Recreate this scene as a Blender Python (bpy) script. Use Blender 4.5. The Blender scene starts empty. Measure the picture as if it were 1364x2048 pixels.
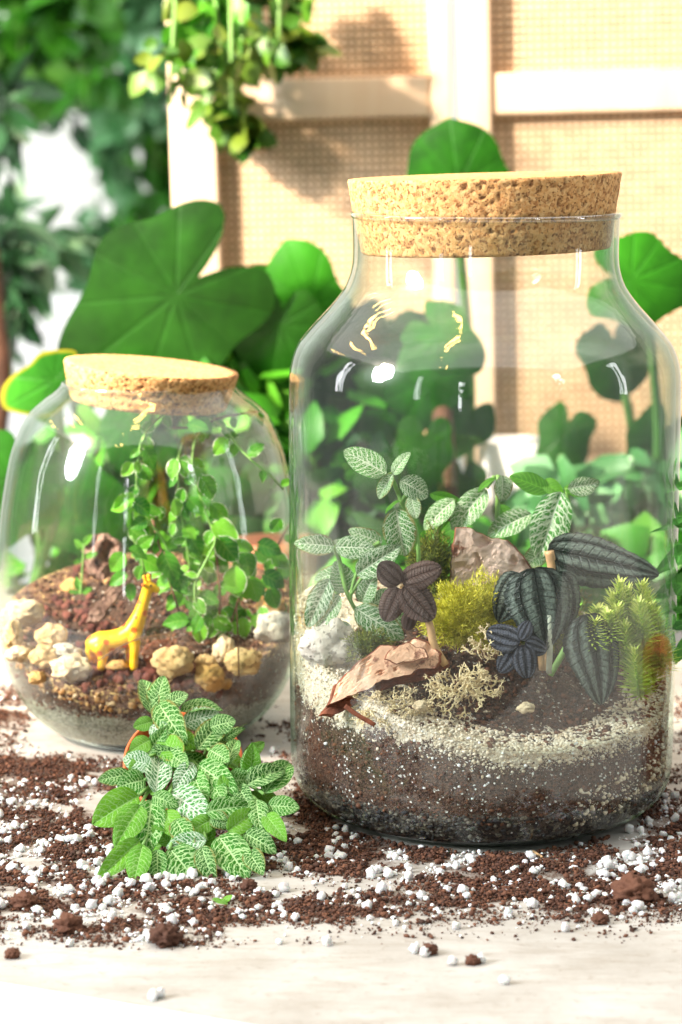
import bpy, bmesh, math, random
import numpy as np
from mathutils import Vector, Matrix, noise, Euler
random.seed(7); np.random.seed(7)
R = math.radians
sc = bpy.context.scene
col = sc.collection

# ------------------------------------------------------------------ camera
FPX = 85 / 36 * 2048
PITCH = R(9.15)
CAM = Vector((-0.0698, -1.165, 0.335))
cd = bpy.data.cameras.new('camera')
cam = bpy.data.objects.new('camera', cd); col.objects.link(cam)
cam.location = CAM; cam.rotation_euler = (R(90) - PITCH, 0, 0)
cd.sensor_fit = 'VERTICAL'; cd.sensor_height = 36; cd.sensor_width = 24; cd.lens = 85
cd.clip_start = 0.05; cd.clip_end = 60
cd.dof.use_dof = True; cd.dof.focus_distance = 1.11; cd.dof.aperture_fstop = 10.2
sc.camera = cam

# ------------------------------------------------------------------ world, lamps, exposure
w = bpy.data.worlds.new('World'); sc.world = w; w.use_nodes = True
w.node_tree.nodes['Background'].inputs[0].default_value = (0.70, 0.80, 0.74, 1)
w.node_tree.nodes['Background'].inputs[1].default_value = 0.22

def area(name, loc, target, sx, sy, power, color, spread=180, shape='ELLIPSE'):
    l = bpy.data.lights.new(name, 'AREA'); l.shape = shape; l.size = sx; l.size_y = sy
    l.energy = power; l.color = color; l.spread = R(spread)
    o = bpy.data.objects.new(name, l); col.objects.link(o); o.location = loc
    o.rotation_euler = (Vector(target) - Vector(loc)).to_track_quat('-Z', 'Y').to_euler()
    return o
area('window_light', (-2.45, -1.0, 1.30), (0, 0, .1), .62, 1.15, 100, (.93, .97, 1.0))
area('side_window_light', (1.9, -2.2, 1.1), (0, 0, .12), .35, 1.1, 16, (.93, .97, 1.0))
area('roof_light', (-.5, .2, 3.2), (-.5, .21, 0), 9.0, 7.0, 215, (1.0, .985, .965), 180, 'RECTANGLE')
for wx, wy, wz, we in ((-1.15, -3.9, .75, 5), (-3.3, .35, .9, 8), (2.9, -.3, .9, 6), (-2.4, -2.7, .9, 3)):
    area('tall_strip_light', (wx, wy, wz), (0, 0, .15), .13, 1.7, we, (.95, .98, 1.0), 180, 'RECTANGLE')  # tall thin lamps added to put vertical streaks into the jar reflections
area('rear_fill_light', (-2.6, 2.2, 2.3), (-.9, 4.0, .2), 1.6, 1.2, 24, (.97, .99, 1.0), 90, 'RECTANGLE')  # added fill lamp out of view, brightens the wall and plants at upper left
# warm lamp that throws the leaf shadows on the cane screen
sp = bpy.data.lights.new('warm_spot', 'SPOT'); sp.energy = 600; sp.color = (1.0, .80, .60); sp.shadow_soft_size = .08
sp.spot_size = R(50); sp.spot_blend = .4
so = bpy.data.objects.new('warm_spot', sp); col.objects.link(so); so.location = (-1.7, -.6, 1.35)
so.rotation_euler = (Vector((.25, 1.1, .35)) - Vector(so.location)).to_track_quat('-Z', 'Y').to_euler()
# thin warm tube lamps hung overhead, mirrored in the shoulders of the jars
TUBES = [((-.385, -.285), (-.27, -.235)), ((-.27, -.235), (-.43, -.365)), ((-1.21, .84), (-1.22, .34)), ((-1.46, .88), (-1.50, .36)),
         ((-2.02, 1.44), (-2.10, .84)), ((-.34, .05), (0.0, .66)), ((-.60, -.66), (-.61, -.73)), ((-.97, -1.48), (-1.0, -1.58)), ((-.80, -1.42), (-.86, -1.54))]
for a, b in TUBES:
    a, b = Vector((*a, 1.6)), Vector((*b, 1.6))
    l = bpy.data.lights.new('tube_lamp', 'AREA'); l.shape = 'RECTANGLE'; l.size = (b - a).length; l.size_y = .014 + .016 * (b - a).length
    l.energy = 190 * l.size * l.size_y; l.color = (1.0, .62, .16)
    o = bpy.data.objects.new('tube_lamp', l); col.objects.link(o); o.location = (a + b) / 2; o.rotation_euler = (0, 0, math.atan2(b.y - a.y, b.x - a.x))

sc.view_settings.view_transform = 'Standard'; sc.view_settings.look = 'None'
sc.view_settings.exposure = 0.48; sc.view_settings.gamma = 1
sc.render.engine = 'CYCLES'
cy = sc.cycles
cy.use_denoising = True
try: cy.denoiser = 'OPENIMAGEDENOISE'
except Exception: pass
cy.max_bounces = 16; cy.diffuse_bounces = 4; cy.glossy_bounces = 6; cy.transmission_bounces = 8
cy.transparent_max_bounces = 40; cy.caustics_reflective = False; cy.caustics_refractive = False
cy.sample_clamp_indirect = 6

# ------------------------------------------------------------------ helpers
def ray(px, py):
    a = (px - 682) / FPX; b = (1024 - py) / FPX
    return Vector((a, math.cos(PITCH) + b * math.sin(PITCH), -math.sin(PITCH) + b * math.cos(PITCH)))
def at(px, py, Y):
    d = ray(px, py); return CAM + d * ((Y - CAM.y) / d.y)
def ground(px, py, z=0.0):
    d = ray(px, py); return CAM + d * ((z - CAM.z) / d.z)

def tag(o, label=None, cat=None, group=None, kind=None):
    if label: o['label'] = label
    if cat: o['category'] = cat
    if group: o['group'] = group
    if kind: o['kind'] = kind
    return o
def empty(name, loc, *a, **k):
    o = bpy.data.objects.new(name, None); col.objects.link(o); o.location = loc
    o.empty_display_size = .02
    return tag(o, *a, **k)
def link(name, me, parent=None, M=None):
    """M is a WORLD matrix; parents are plain translated empties / untransformed meshes"""
    o = bpy.data.objects.new(name, me); col.objects.link(o)
    M = M or Matrix.Identity(4)
    if parent:
        o.parent = parent
        M = wmat(parent).inverted() @ M
    o.matrix_basis = M
    return o
def wmat(o):
    M = o.matrix_basis.copy() if o.type != 'EMPTY' else Matrix.LocRotScale(o.location, o.rotation_euler, o.scale)
    return wmat(o.parent) @ M if o.parent else M
def mk(name, verts, faces, mats, smooth=True, uv=None, attr=None, midx=None):
    me = bpy.data.meshes.new(name)
    verts = np.asarray(verts, dtype=np.float32).reshape(-1, 3)
    if isinstance(faces, np.ndarray):
        n, k = faces.shape
        me.vertices.add(len(verts)); me.vertices.foreach_set('co', verts.ravel())
        me.loops.add(n * k); me.loops.foreach_set('vertex_index', faces.astype(np.int32).ravel())
        me.polygons.add(n); me.polygons.foreach_set('loop_start', np.arange(0, n * k, k, dtype=np.int32))
        me.polygons.foreach_set('loop_total', np.full(n, k, dtype=np.int32))
        me.update(calc_edges=True)
    else:
        me.from_pydata(verts.tolist(), [], faces)
    if smooth: me.polygons.foreach_set('use_smooth', np.ones(len(me.polygons), dtype=bool))
    for m in (mats if isinstance(mats, (list, tuple)) else [mats]): me.materials.append(m)
    if uv is not None:
        l = me.uv_layers.new(name='UVMap')
        idx = np.zeros(len(me.loops), dtype=np.int32); me.loops.foreach_get('vertex_index', idx)
        l.data.foreach_set('uv', np.asarray(uv, dtype=np.float32)[idx].ravel())
    if attr:
        for k, v in attr.items():
            a = me.attributes.new(k, 'FLOAT', 'POINT'); a.data.foreach_set('value', np.asarray(v, dtype=np.float32))
    if midx is not None: me.polygons.foreach_set('material_index', np.asarray(midx, dtype=np.int32))
    me.validate(); me.update()
    return me
def obj(name, verts, faces, mats, parent=None, **k):
    return link(name, mk(name, verts, faces, mats, **k), parent)

def lathe(prof, n=128, closed=False, c=(0, 0, 0), cap0=False, cap1=False):
    V = []; F = []
    m = len(prof)
    for r, z in prof:
        for i in range(n):
            a = 2 * math.pi * i / n
            V.append((c[0] + r * math.cos(a), c[1] + r * math.sin(a), c[2] + z))
    for j in range(m if closed else m - 1):
        k = (j + 1) % m
        for i in range(n):
            i2 = (i + 1) % n
            F.append((j * n + i, j * n + i2, k * n + i2, k * n + i))
    if cap0: F.append(tuple(range(n))[::-1])
    if cap1: F.append(tuple(range((m - 1) * n, m * n)))
    return V, F
def smooth_prof(pts, per=6):
    """Catmull-Rom through (r,z) points"""
    P = [pts[0]] + list(pts) + [pts[-1]]; out = []
    for i in range(1, len(P) - 2):
        p0, p1, p2, p3 = [Vector(p) for p in P[i - 1:i + 3]]
        for s in range(per):
            t = s / per
            out.append(tuple(.5 * ((2 * p1) + (p2 - p0) * t + (2 * p0 - 5 * p1 + 4 * p2 - p3) * t * t + (3 * p1 - p0 - 3 * p2 + p3) * t ** 3)))
    out.append(tuple(P[-2])); return out
def tube(pts, rad, n=6):
    """tapered tube through points; rad: number or list"""
    V = []; F = []; k = len(pts); pts = [Vector(p) for p in pts]
    if not isinstance(rad, (list, tuple)): rad = [rad] * k
    up = Vector((.3, .2, 1)).normalized()
    for i, p in enumerate(pts):
        t = (pts[min(i + 1, k - 1)] - pts[max(i - 1, 0)]); t = t.normalized() if t.length > 1e-9 else Vector((0, 0, 1))
        a = t.cross(up); a = a.normalized() if a.length > 1e-4 else t.orthogonal().normalized(); b = t.cross(a)
        for j in range(n):
            an = 2 * math.pi * j / n
            V.append(tuple(p + (a * math.cos(an) + b * math.sin(an)) * rad[i]))
    for i in range(k - 1):
        for j in range(n):
            F.append((i * n + j, i * n + (j + 1) % n, (i + 1) * n + (j + 1) % n, (i + 1) * n + j))
    F.append(tuple(range(n))[::-1]); F.append(tuple(range((k - 1) * n, k * n)))
    return V, F
def curve_pts(pts, per=5):
    P = [Vector(p) for p in pts]; P = [P[0]] + P + [P[-1]]; out = []
    for i in range(1, len(P) - 2):
        p0, p1, p2, p3 = P[i - 1:i + 3]
        for s in range(per):
            t = s / per
            out.append(.5 * ((2 * p1) + (p2 - p0) * t + (2 * p0 - 5 * p1 + 4 * p2 - p3) * t * t + (3 * p1 - p0 - 3 * p2 + p3) * t ** 3))
    out.append(P[-2]); return out
class MB:
    def __init__(s): s.v = []; s.f = []
    def add(s, VF):
        o = len(s.v); s.v += [tuple(v) for v in VF[0]]; s.f += [tuple(i + o for i in f) for f in VF[1]]; return s
    def build(s, name, mat, parent=None, **k): return obj(name, s.v, s.f, mat, parent, **k)
def box(cx, cy, cz, sx, sy, sz, bev=0.0, M=None):
    bm = bmesh.new(); bmesh.ops.create_cube(bm, size=1)
    for v in bm.verts: v.co = Vector((v.co.x * sx, v.co.y * sy, v.co.z * sz))
    if bev: bmesh.ops.bevel(bm, geom=bm.edges[:], offset=bev, segments=2, affect='EDGES', profile=.7)
    for v in bm.verts:
        v.co = (M @ v.co if M else v.co) + Vector((cx, cy, cz))
    bm.verts.index_update()
    r = ([tuple(v.co) for v in bm.verts], [tuple(v.index for v in f.verts) for f in bm.faces]); bm.free(); return r
def ico(sub):
    bm = bmesh.new(); bmesh.ops.create_icosphere(bm, subdivisions=sub, radius=1)
    V = np.array([v.co[:] for v in bm.verts]); F = np.array([[v.index for v in f.verts] for f in bm.faces]); bm.free(); return V, F
ICO = {k: ico(k) for k in (1, 2, 3, 4)}
def crumbs(name, P, S, mats, parent=None, sub=1, rough=.35, flat=.8, midx=None, smooth=False, attr=True):
    """P (n,3) centres, S (n,) radii -> one mesh of irregular lumps"""
    V0, F0 = ICO[sub]; n = len(P); rs = np.random
    P = np.asarray(P); S = np.asarray(S)
    ang = rs.rand(n, 3) * 6.28
    ca, sa = np.cos(ang), np.sin(ang)
    Rz = np.zeros((n, 3, 3)); Rz[:, 0, 0] = ca[:, 0]; Rz[:, 0, 1] = -sa[:, 0]; Rz[:, 1, 0] = sa[:, 0]; Rz[:, 1, 1] = ca[:, 0]; Rz[:, 2, 2] = 1
    Rx = np.zeros((n, 3, 3)); Rx[:, 0, 0] = 1; Rx[:, 1, 1] = ca[:, 1]; Rx[:, 1, 2] = -sa[:, 1]; Rx[:, 2, 1] = sa[:, 1]; Rx[:, 2, 2] = ca[:, 1]
    V = V0[None] * (1 + rough * (rs.rand(n, len(V0), 1) - .5) * 2) * (rs.uniform(.65, 1.25, (n, 1, 3)))
    V = np.einsum('nij,nvj->nvi', Rz @ Rx, V) * S[:, None, None]
    V[:, :, 2] *= flat
    V += P[:, None, :]
    F = (F0[None] + (np.arange(n) * len(V0))[:, None, None]).reshape(-1, 3)
    at_ = {'rnd': np.repeat(rs.rand(n), len(V0))} if attr else None
    mi = np.repeat(midx, len(F0)) if midx is not None else None
    return obj(name, V.reshape(-1, 3), F, mats, parent, smooth=smooth, attr=at_, midx=mi)

# ------------------------------------------------------------------ materials
class NT:
    def __init__(s, name):
        s.m = bpy.data.materials.new(name); s.m.use_nodes = True; s.t = s.m.node_tree
        for n in list(s.t.nodes): s.t.nodes.remove(n)
        s.out = s.n('ShaderNodeOutputMaterial')
    def n(s, ty, ins=None, **props):
        nd = s.t.nodes.new(ty)
        for k, v in props.items(): setattr(nd, k, v)
        for k, v in (ins or {}).items(): s.set(nd, k, v)
        return nd
    def set(s, nd, k, v):
        i = nd.inputs[k]
        if isinstance(v, bpy.types.NodeSocket): s.t.links.new(v, i)
        elif isinstance(v, tuple) and len(v) == 3 and i.type == 'RGBA': i.default_value = (*v, 1)
        else: i.default_value = v
    def math(s, op, a, b=0.0, c=None, clamp=False):
        nd = s.n('ShaderNodeMath', {0: a, 1: b}, operation=op, use_clamp=clamp)
        if c is not None: s.set(nd, 2, c)
        return nd.outputs[0]
    def mix(s, f, a, b, blend='MIX'):
        nd = s.n('ShaderNodeMix', data_type='RGBA', blend_type=blend)
        s.set(nd, 0, f); s.set(nd, 6, a); s.set(nd, 7, b); return nd.outputs[2]
    def ramp(s, f, stops):
        nd = s.n('ShaderNodeValToRGB', {0: f}); e = nd.color_ramp.elements
        while len(e) < len(stops): e.new(.5)
        for el, (p, c) in zip(e, stops): el.position = p; el.color = (*c, 1) if len(c) == 3 else c
        return nd.outputs[0]
    def map(s, f, a, b, c=0.0, d=1.0):
        return s.n('ShaderNodeMapRange', {0: f, 1: a, 2: b, 3: c, 4: d}).outputs[0]
    def obj(s): return s.n('ShaderNodeTexCoord').outputs['Object']
    def uv(s): return s.n('ShaderNodeTexCoord').outputs['UV']
    def scale(s, v, x, y, z): return s.n('ShaderNodeMapping', {0: v, 3: (x, y, z)}).outputs[0]
    def noise(s, v, sc_, det=4, rough=.55): return s.n('ShaderNodeTexNoise', {'Vector': v, 'Scale': sc_, 'Detail': det, 'Roughness': rough}).outputs[0]
    def vor(s, v, sc_, feature='F1', out=0, rnd=1.0): return s.n('ShaderNodeTexVoronoi', {'Vector': v, 'Scale': sc_, 'Randomness': rnd}, feature=feature).outputs[out]
    def attr(s, nm, out='Fac'): return s.n('ShaderNodeAttribute', attribute_name=nm).outputs[out]
    def orand(s): return s.n('ShaderNodeObjectInfo').outputs['Random']
    def bump(s, h, st=.5, dist=.001): return s.n('ShaderNodeBump', {'Height': h, 'Strength': st, 'Distance': dist}).outputs[0]
    def bsdf(s, color, rough=.6, normal=None, **k):
        nd = s.n('ShaderNodeBsdfPrincipled', {'Base Color': color, 'Roughness': rough})
        if normal is not None: s.set(nd, 'Normal', normal)
        for kk, v in k.items(): s.set(nd, kk.replace('_', ' '), v)
        return nd.outputs[0]
    def end(s, sh):
        s.t.links.new(sh, s.out.inputs[0]); return s.m
def c3(*a): return tuple(a)

def simple(name, color, rough=.6, nscale=None, var=.25, bump=0, bscale=None, **k):
    t = NT(name); o = t.obj()
    cc = color
    if nscale:
        cc = t.mix(t.map(t.noise(o, nscale, 5), .3, .7), tuple(x * (1 - var) for x in color), tuple(min(1, x * (1 + var)) for x in color))
    nr = t.bump(t.noise(o, bscale or (nscale or 50) * 3, 6), .6, bump) if bump else None
    return t.end(t.bsdf(cc, rough, nr, **k))

# glass: thin clear wall, Schlick reflection, slight green at grazing, dusty film and drawn streaks
def glass_mat(name, dust=.05, tint=(.80, .90, .84), seed=0.0, refl=1.0):
    t = NT(name); o = t.obj()
    st = t.noise(t.scale(o, 55, 55, 2.0), 1, 3, .6)
    st2 = t.noise(t.scale(o, 9, 9, 5), 1, 2, .5)
    nrm = t.bump(t.math('ADD', st, t.math('MULTIPLY', st2, 2.0)), .10, .0022)
    fac = t.n('ShaderNodeLayerWeight', {'Blend': .5}).outputs['Facing']
    f5 = t.math('POWER', fac, 5)
    F = t.math('ADD', t.math('MULTIPLY', f5, .80), .045 * refl)
    tr = t.n('ShaderNodeBsdfTransparent', {'Color': t.mix(t.math('POWER', fac, 3), (.985, .995, .988), tint)}).outputs[0]
    g1 = t.n('ShaderNodeBsdfGlossy', {'Color': (1, 1, 1), 'Roughness': .03, 'Normal': nrm}).outputs[0]
    g2 = t.n('ShaderNodeBsdfGlossy', {'Color': (1, 1, 1), 'Roughness': .22, 'Normal': nrm}).outputs[0]
    gl = t.n('ShaderNodeMixShader', {0: .12, 1: g1, 2: g2}).outputs[0]
    mx = t.n('ShaderNodeMixShader', {0: F, 1: tr, 2: gl}).outputs[0]
    # dust film: smears + fine specks, part of the glass surface
    of = t.n('ShaderNodeVectorMath', {0: o, 1: (seed, seed, seed)}, operation='ADD').outputs[0]
    sm = t.map(t.noise(t.scale(of, 22, 22, 9), 1, 4, .6), .5, .78)
    dr = t.map(t.noise(t.scale(of, 160, 160, 6), 1, 3, .6), .56, .8)
    spk = t.math('MULTIPLY', t.math('LESS_THAN', t.vor(o, 420), .12), t.math('GREATER_THAN', t.noise(o, 60, 2), .5))
    d = t.math('MULTIPLY', t.math('ADD', t.math('ADD', sm, t.math('MULTIPLY', dr, .55)), t.math('ADD', t.math('MULTIPLY', spk, 1.6), .05)), dust, clamp=True)
    dif = t.n('ShaderNodeBsdfDiffuse', {'Color': (.82, .84, .82)}).outputs[0]
    trl = t.n('ShaderNodeBsdfTranslucent', {'Color': (.82, .84, .82)}).outputs[0]
    dd = t.n('ShaderNodeMixShader', {0: .5, 1: dif, 2: trl}).outputs[0]
    return t.end(t.n('ShaderNodeMixShader', {0: d, 1: mx, 2: dd}).outputs[0])
M_glass = glass_mat('jar_glass', .020, (.36, .54, .43), 0.0, 1.25)
M_glass_in = glass_mat('jar_glass_inner', .017, (.66, .80, .72), 3.0, .9)
M_rim = glass_mat('jar_rim_glass', .10, (.45, .60, .52), 5.0, 4.0)
t = NT('thick_glass'); M_thick = t.end(t.bsdf((.93, .98, .95), .02, Transmission_Weight=1.0, IOR=1.45))

# cork
t = NT('cork'); o = t.obj()
v1 = t.vor(o, 520, out=1); g = t.n('ShaderNodeSeparateColor', {0: v1}).outputs[0]
cc = t.ramp(g, [(0, (.34, .13, .035)), (.2, (.60, .28, .09)), (.6, (.72, .38, .13)), (1, (.80, .50, .22))])
cc = t.mix(t.map(t.noise(o, 900, 3), .40, .8), cc, (.80, .48, .21))
pit = t.attr('pit')
ed = t.vor(o, 330, 'DISTANCE_TO_EDGE')
dark = t.math('MULTIPLY', t.map(t.noise(o, 620, 3, .6), .57, .65), .9)
cc = t.mix(dark, cc, (.22, .085, .025))
cc = t.mix(t.math('MULTIPLY', pit, .85, clamp=True), cc, (.16, .06, .02))
M_cork = t.end(t.bsdf(cc, .85, t.bump(t.math('SUBTRACT', t.noise(o, 700, 4), dark), .7, .0006)))

# soils
def grain_mat(name, cols, cell, speck=0.0, speckcol=(.8, .78, .72), bump=.0006, rough=.9):
    t = NT(name); o = t.obj()
    o2 = t.n('ShaderNodeVectorMath', {0: o, 1: t.n('ShaderNodeVectorMath', {0: t.n('ShaderNodeTexNoise', {'Vector': o, 'Scale': cell * .7}).outputs['Color'], 'Scale': .35 / cell}, operation='SCALE').outputs[0]}, operation='ADD').outputs[0]
    vc = t.n('ShaderNodeSeparateColor', {0: t.vor(o2, cell, out=1)})
    cc = t.ramp(vc.outputs[0], [(i / (len(cols) - 1), c) for i, c in enumerate(cols)])
    if speck: cc = t.mix(t.math('GREATER_THAN', vc.outputs[1], 1 - speck), cc, speckcol)
    h = t.math('ADD', t.vor(o2, cell), t.noise(o, cell * .5, 4))
    return t.end(t.bsdf(cc, rough, t.bump(h, .8, bump)))
def rnd_mat(name, cols, rough=.85, bscale=900, bump=.0004, sp=None, **k):
    t = NT(name); o = t.obj()
    cc = t.ramp(t.attr('rnd'), [(i / (len(cols) - 1), c) for i, c in enumerate(cols)])
    if sp: cc = t.mix(t.map(t.noise(o, sp[0], 4), .5, .62), cc, sp[1])
    return t.end(t.bsdf(cc, rough, t.bump(t.noise(o, bscale, 4), .7, bump), **k))
BROWN = [(.035, .013, .007), (.08, .030, .016), (.13, .050, .026), (.20, .080, .040)]
M_crumb = rnd_mat('potting_soil', BROWN)
M_perl = rnd_mat('perlite', [(.80, .79, .77), (.88, .88, .87), (.92, .92, .92)], .8, 700, .0005, Subsurface_Weight=.15, Subsurface_Scale=.001)
M_sandg = rnd_mat('sand_grains', [(.48, .35, .22), (.74, .62, .46), (.88, .80, .68), (.80, .68, .50)])
M_lava = rnd_mat('lava_rock', [(.11, .032, .026), (.20, .06, .045), (.27, .095, .07), (.16, .055, .05)], .95, 600, .0012)
M_amber = rnd_mat('amber_gravel', [(.50, .24, .07), (.66, .40, .17), (.75, .58, .36), (.42, .20, .07)], .25, 300, .0002, Transmission_Weight=.25)
M_charcoal = rnd_mat('dark_gravel', [(.012, .012, .014), (.03, .03, .035), (.08, .07, .06), (.22, .20, .16)], .8)

# jar bed with layers: attribute d = depth below the surface (m), th = sand thickness (m)
def bed_mat(name, top, mid, low, zlow, speck, mid_speck=.03):
    t = NT(name); o = t.obj(); sep = t.n('ShaderNodeSeparateXYZ', {0: o})
    d = t.attr('d'); th = t.attr('th')
    nz = t.math('MULTIPLY', t.math('SUBTRACT', t.noise(o, 90, 7, .72), .5), .034)
    nz2 = t.math('MULTIPLY', t.math('SUBTRACT', t.noise(o, 420, 4, .7), .5), .012)
    dn = t.math('ADD', t.math('ADD', d, nz), nz2)
    istop = t.map(t.math('SUBTRACT', dn, th), -.0006, .0006, 1, 0)
    def gr(cols, cell, seedspk, spkcol):
        o2 = t.n('ShaderNodeVectorMath', {0: o, 1: t.n('ShaderNodeVectorMath', {0: t.n('ShaderNodeTexNoise', {'Vector': o, 'Scale': cell * .7}).outputs['Color'], 'Scale': .4 / cell}, operation='SCALE').outputs[0]}, operation='ADD').outputs[0]
        vc = t.n('ShaderNodeSeparateColor', {0: t.vor(o2, cell, out=1)})
        cc = t.ramp(vc.outputs[0], [(i / (len(cols) - 1), c) for i, c in enumerate(cols)])
        cl = t.map(t.noise(o, 70, 5, .7), .42, .66, .0, seedspk * 2.2)
        return t.mix(t.math('GREATER_THAN', vc.outputs[1], t.math('SUBTRACT', 1.0, cl)), cc, spkcol), t.vor(o2, cell)
    a, ha = gr(*top); b, hb = gr(*mid); c, hc = gr(*low)
    cc = t.mix(istop, b, a)
    zl = t.math('ADD', sep.outputs[2], t.math('ADD', nz2, t.math('MULTIPLY', nz, .5)))
    isl = t.map(zl, zlow - .0008, zlow + .0008, 1, 0)
    cc = t.mix(isl, cc, c)
    return t.end(t.bsdf(cc, .85, t.bump(t.math('ADD', hb, t.noise(o, 900, 4)), .8, .0008)))
M_bedR = bed_mat('layered_bed',
    ([(.56, .45, .31), (.80, .70, .54), (.90, .83, .70), (.72, .57, .38)], 1100, .05, (.10, .05, .03)),
    ([(.02, .009, .006), (.06, .028, .017), (.11, .055, .035), (.16, .09, .06)], 1000, .035, (.78, .76, .72)),
    ([(.008, .008, .009), (.025, .024, .026), (.06, .052, .045), (.13, .11, .085)], 520, .12, (.30, .27, .20)), .020, .1)
M_bedL = bed_mat('layered_bed_round',
    ([(.09, .035, .022), (.16, .07, .045), (.30, .17, .09), (.12, .05, .035)], 700, .25, (.62, .42, .18)),
    ([(.02, .01, .006), (.05, .024, .014), (.09, .042, .024), (.13, .065, .035)], 1000, .03, (.7, .68, .62)),
    ([(.16, .14, .10), (.32, .30, .22), (.46, .44, .34), (.62, .60, .50)], 1500, .12, (.05, .04, .035)), .0255, .1)

# leaves -----------------------------------------------------------
def leaf_common(t, cc, rough, nrm, transl=.25, tcol=None):
    b = t.bsdf(cc, rough, nrm, Specular_IOR_Level=.28)
    tc = tcol if tcol is not None else cc
    tl = t.n('ShaderNodeBsdfTranslucent', {'Color': tc}).outputs[0]
    return t.end(t.n('ShaderNodeMixShader', {0: transl, 1: b, 2: tl}).outputs[0])
def uvx(t):
    u = t.uv(); s = t.n('ShaderNodeSeparateXYZ', {0: u})
    x = t.math('ABSOLUTE', t.math('MULTIPLY', t.math('SUBTRACT', s.outputs[0], .5), 2))
    return u, s.outputs[0], s.outputs[1], x
def fittonia(name, lam_a, lam_b, vein, nlat, net, wlat, netw, rough=.42):
    t = NT(name); u, ux, v, x = uvx(t)
    rv = t.orand()
    wob = t.math('MULTIPLY', t.math('SUBTRACT', t.noise(t.n('ShaderNodeVectorMath', {0: u, 1: t.n('ShaderNodeCombineXYZ', {0: t.math('MULTIPLY', rv, 13), 1: rv, 2: 0.0}).outputs[0]}, operation='ADD').outputs[0], 6, 3), .5), .15)
    side = t.math('MULTIPLY', t.math('GREATER_THAN', ux, .5), .5 / nlat)
    ph = t.math('ADD', t.math('ADD', t.math('SUBTRACT', v, t.math('MULTIPLY', t.math('POWER', x, 1.25), .21)), wob), side)
    fr = t.math('FRACT', t.math('MULTIPLY', ph, nlat))
    dl = t.math('ABSOLUTE', t.math('SUBTRACT', fr, .5))            # 0 at vein
    ww = t.math('MULTIPLY', t.math('SUBTRACT', 1.0, t.math('MULTIPLY', x, .45)), wlat)
    lat = t.n('ShaderNodeMapRange', {0: dl, 1: t.math('MULTIPLY', ww, .55), 2: t.math('MULTIPLY', ww, 1.25), 3: 1, 4: 0}).outputs[0]
    mid = t.map(t.math('ADD', x, t.math('MULTIPLY', v, .03)), .035, .085, 1, 0)
    cv = t.n('ShaderNodeCombineXYZ', {0: t.math('MULTIPLY', x, net), 1: t.math('MULTIPLY', ph, nlat * 1.5), 2: t.math('ADD', side, t.math('MULTIPLY', rv, 9))}).outputs[0]
    ne = t.n('ShaderNodeTexVoronoi', {'Vector': cv, 'Scale': 1.0, 'Randomness': .85}, feature='DISTANCE_TO_EDGE', voronoi_dimensions='3D').outputs[0]
    nt = t.math('MULTIPLY', t.map(ne, netw * .5, netw * 1.4, 1, 0), .75)
    edge = t.math('MULTIPLY', t.map(x, .93, .985), .35)
    vm = t.math('MAXIMUM', t.math('MAXIMUM', lat, mid), nt)
    lam = t.mix(t.map(t.math('ADD', t.noise(u, 5, 3), t.math('MULTIPLY', rv, .5)), .45, 1.05), lam_a, lam_b)
    cc = t.mix(t.math('MULTIPLY', vm, .93), lam, vein)
    cc = t.mix(edge, cc, lam_b)
    age = t.math('MULTIPLY', t.math('GREATER_THAN', t.math('FRACT', t.math('MULTIPLY', rv, 5.7)), .72), t.map(t.math('ADD', x, t.math('MULTIPLY', t.noise(t.n('ShaderNodeVectorMath', {0: u, 1: t.n('ShaderNodeCombineXYZ', {0: rv, 1: rv, 2: 0.0}).outputs[0]}, operation='ADD').outputs[0], 6, 4), .8)), 1.22, 1.36))
    cc = t.mix(t.math('MULTIPLY', age, .7), cc, (.30, .22, .05))
    nr = t.bump(t.math('SUBTRACT', t.noise(u, 60, 2), t.math('MULTIPLY', vm, 1.2)), .55, .0006)
    return leaf_common(t, cc, rough, nr, .22)
M_fitN = fittonia('fine_net_leaf', (.03, .19, .02), (.09, .35, .04), (.84, .94, .74), 9, 7.0, .13, .08)
M_fitB = fittonia('broad_vein_leaf', (.010, .11, .004), (.045, .27, .006), (.58, .86, .38), 9, 3.4, .14, .05)
M_fitG = fittonia('bright_vein_leaf', (.10, .36, .012), (.18, .48, .02), (.34, .62, .18), 9, 4.0, .13, .05)
M_fitW = fittonia('glare_vein_leaf', (.03, .20, .03), (.09, .34, .06), (.80, .94, .74), 9, 3.8, .20, .08, .3)  # paler copy of the veined leaf: glare of the light put into its colour
def plain_leaf(name, a, b, rough=.4, veins=8, vcol=None, tr=.35):
    t = NT(name); u, ux, v, x = uvx(t)
    ph = t.math('SUBTRACT', v, t.math('MULTIPLY', t.math('POWER', x, 1.2), .25))
    dl = t.math('ABSOLUTE', t.math('SUBTRACT', t.math('FRACT', t.math('MULTIPLY', ph, veins)), .5))
    vm = t.math('MAXIMUM', t.map(dl, .03, .12, 1, 0), t.map(x, .02, .07, 1, 0))
    lam = t.mix(t.map(t.math('ADD', t.noise(u, 4, 3), t.math('MULTIPLY', t.orand(), .6)), .4, 1.1), a, b)
    cc = t.mix(t.math('MULTIPLY', vm, .45), lam, vcol or tuple(min(1, q * 1.7) for q in b))
    return leaf_common(t, cc, rough, t.bump(t.math('SUBTRACT', t.noise(u, 40, 2), vm), .5, .0005), tr)
M_plain = plain_leaf('plain_green_leaf', (.05, .22, .012), (.13, .38, .03))
M_fern = plain_leaf('fern_leaf', (.03, .15, .02), (.10, .34, .06), .35, 3)
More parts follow.
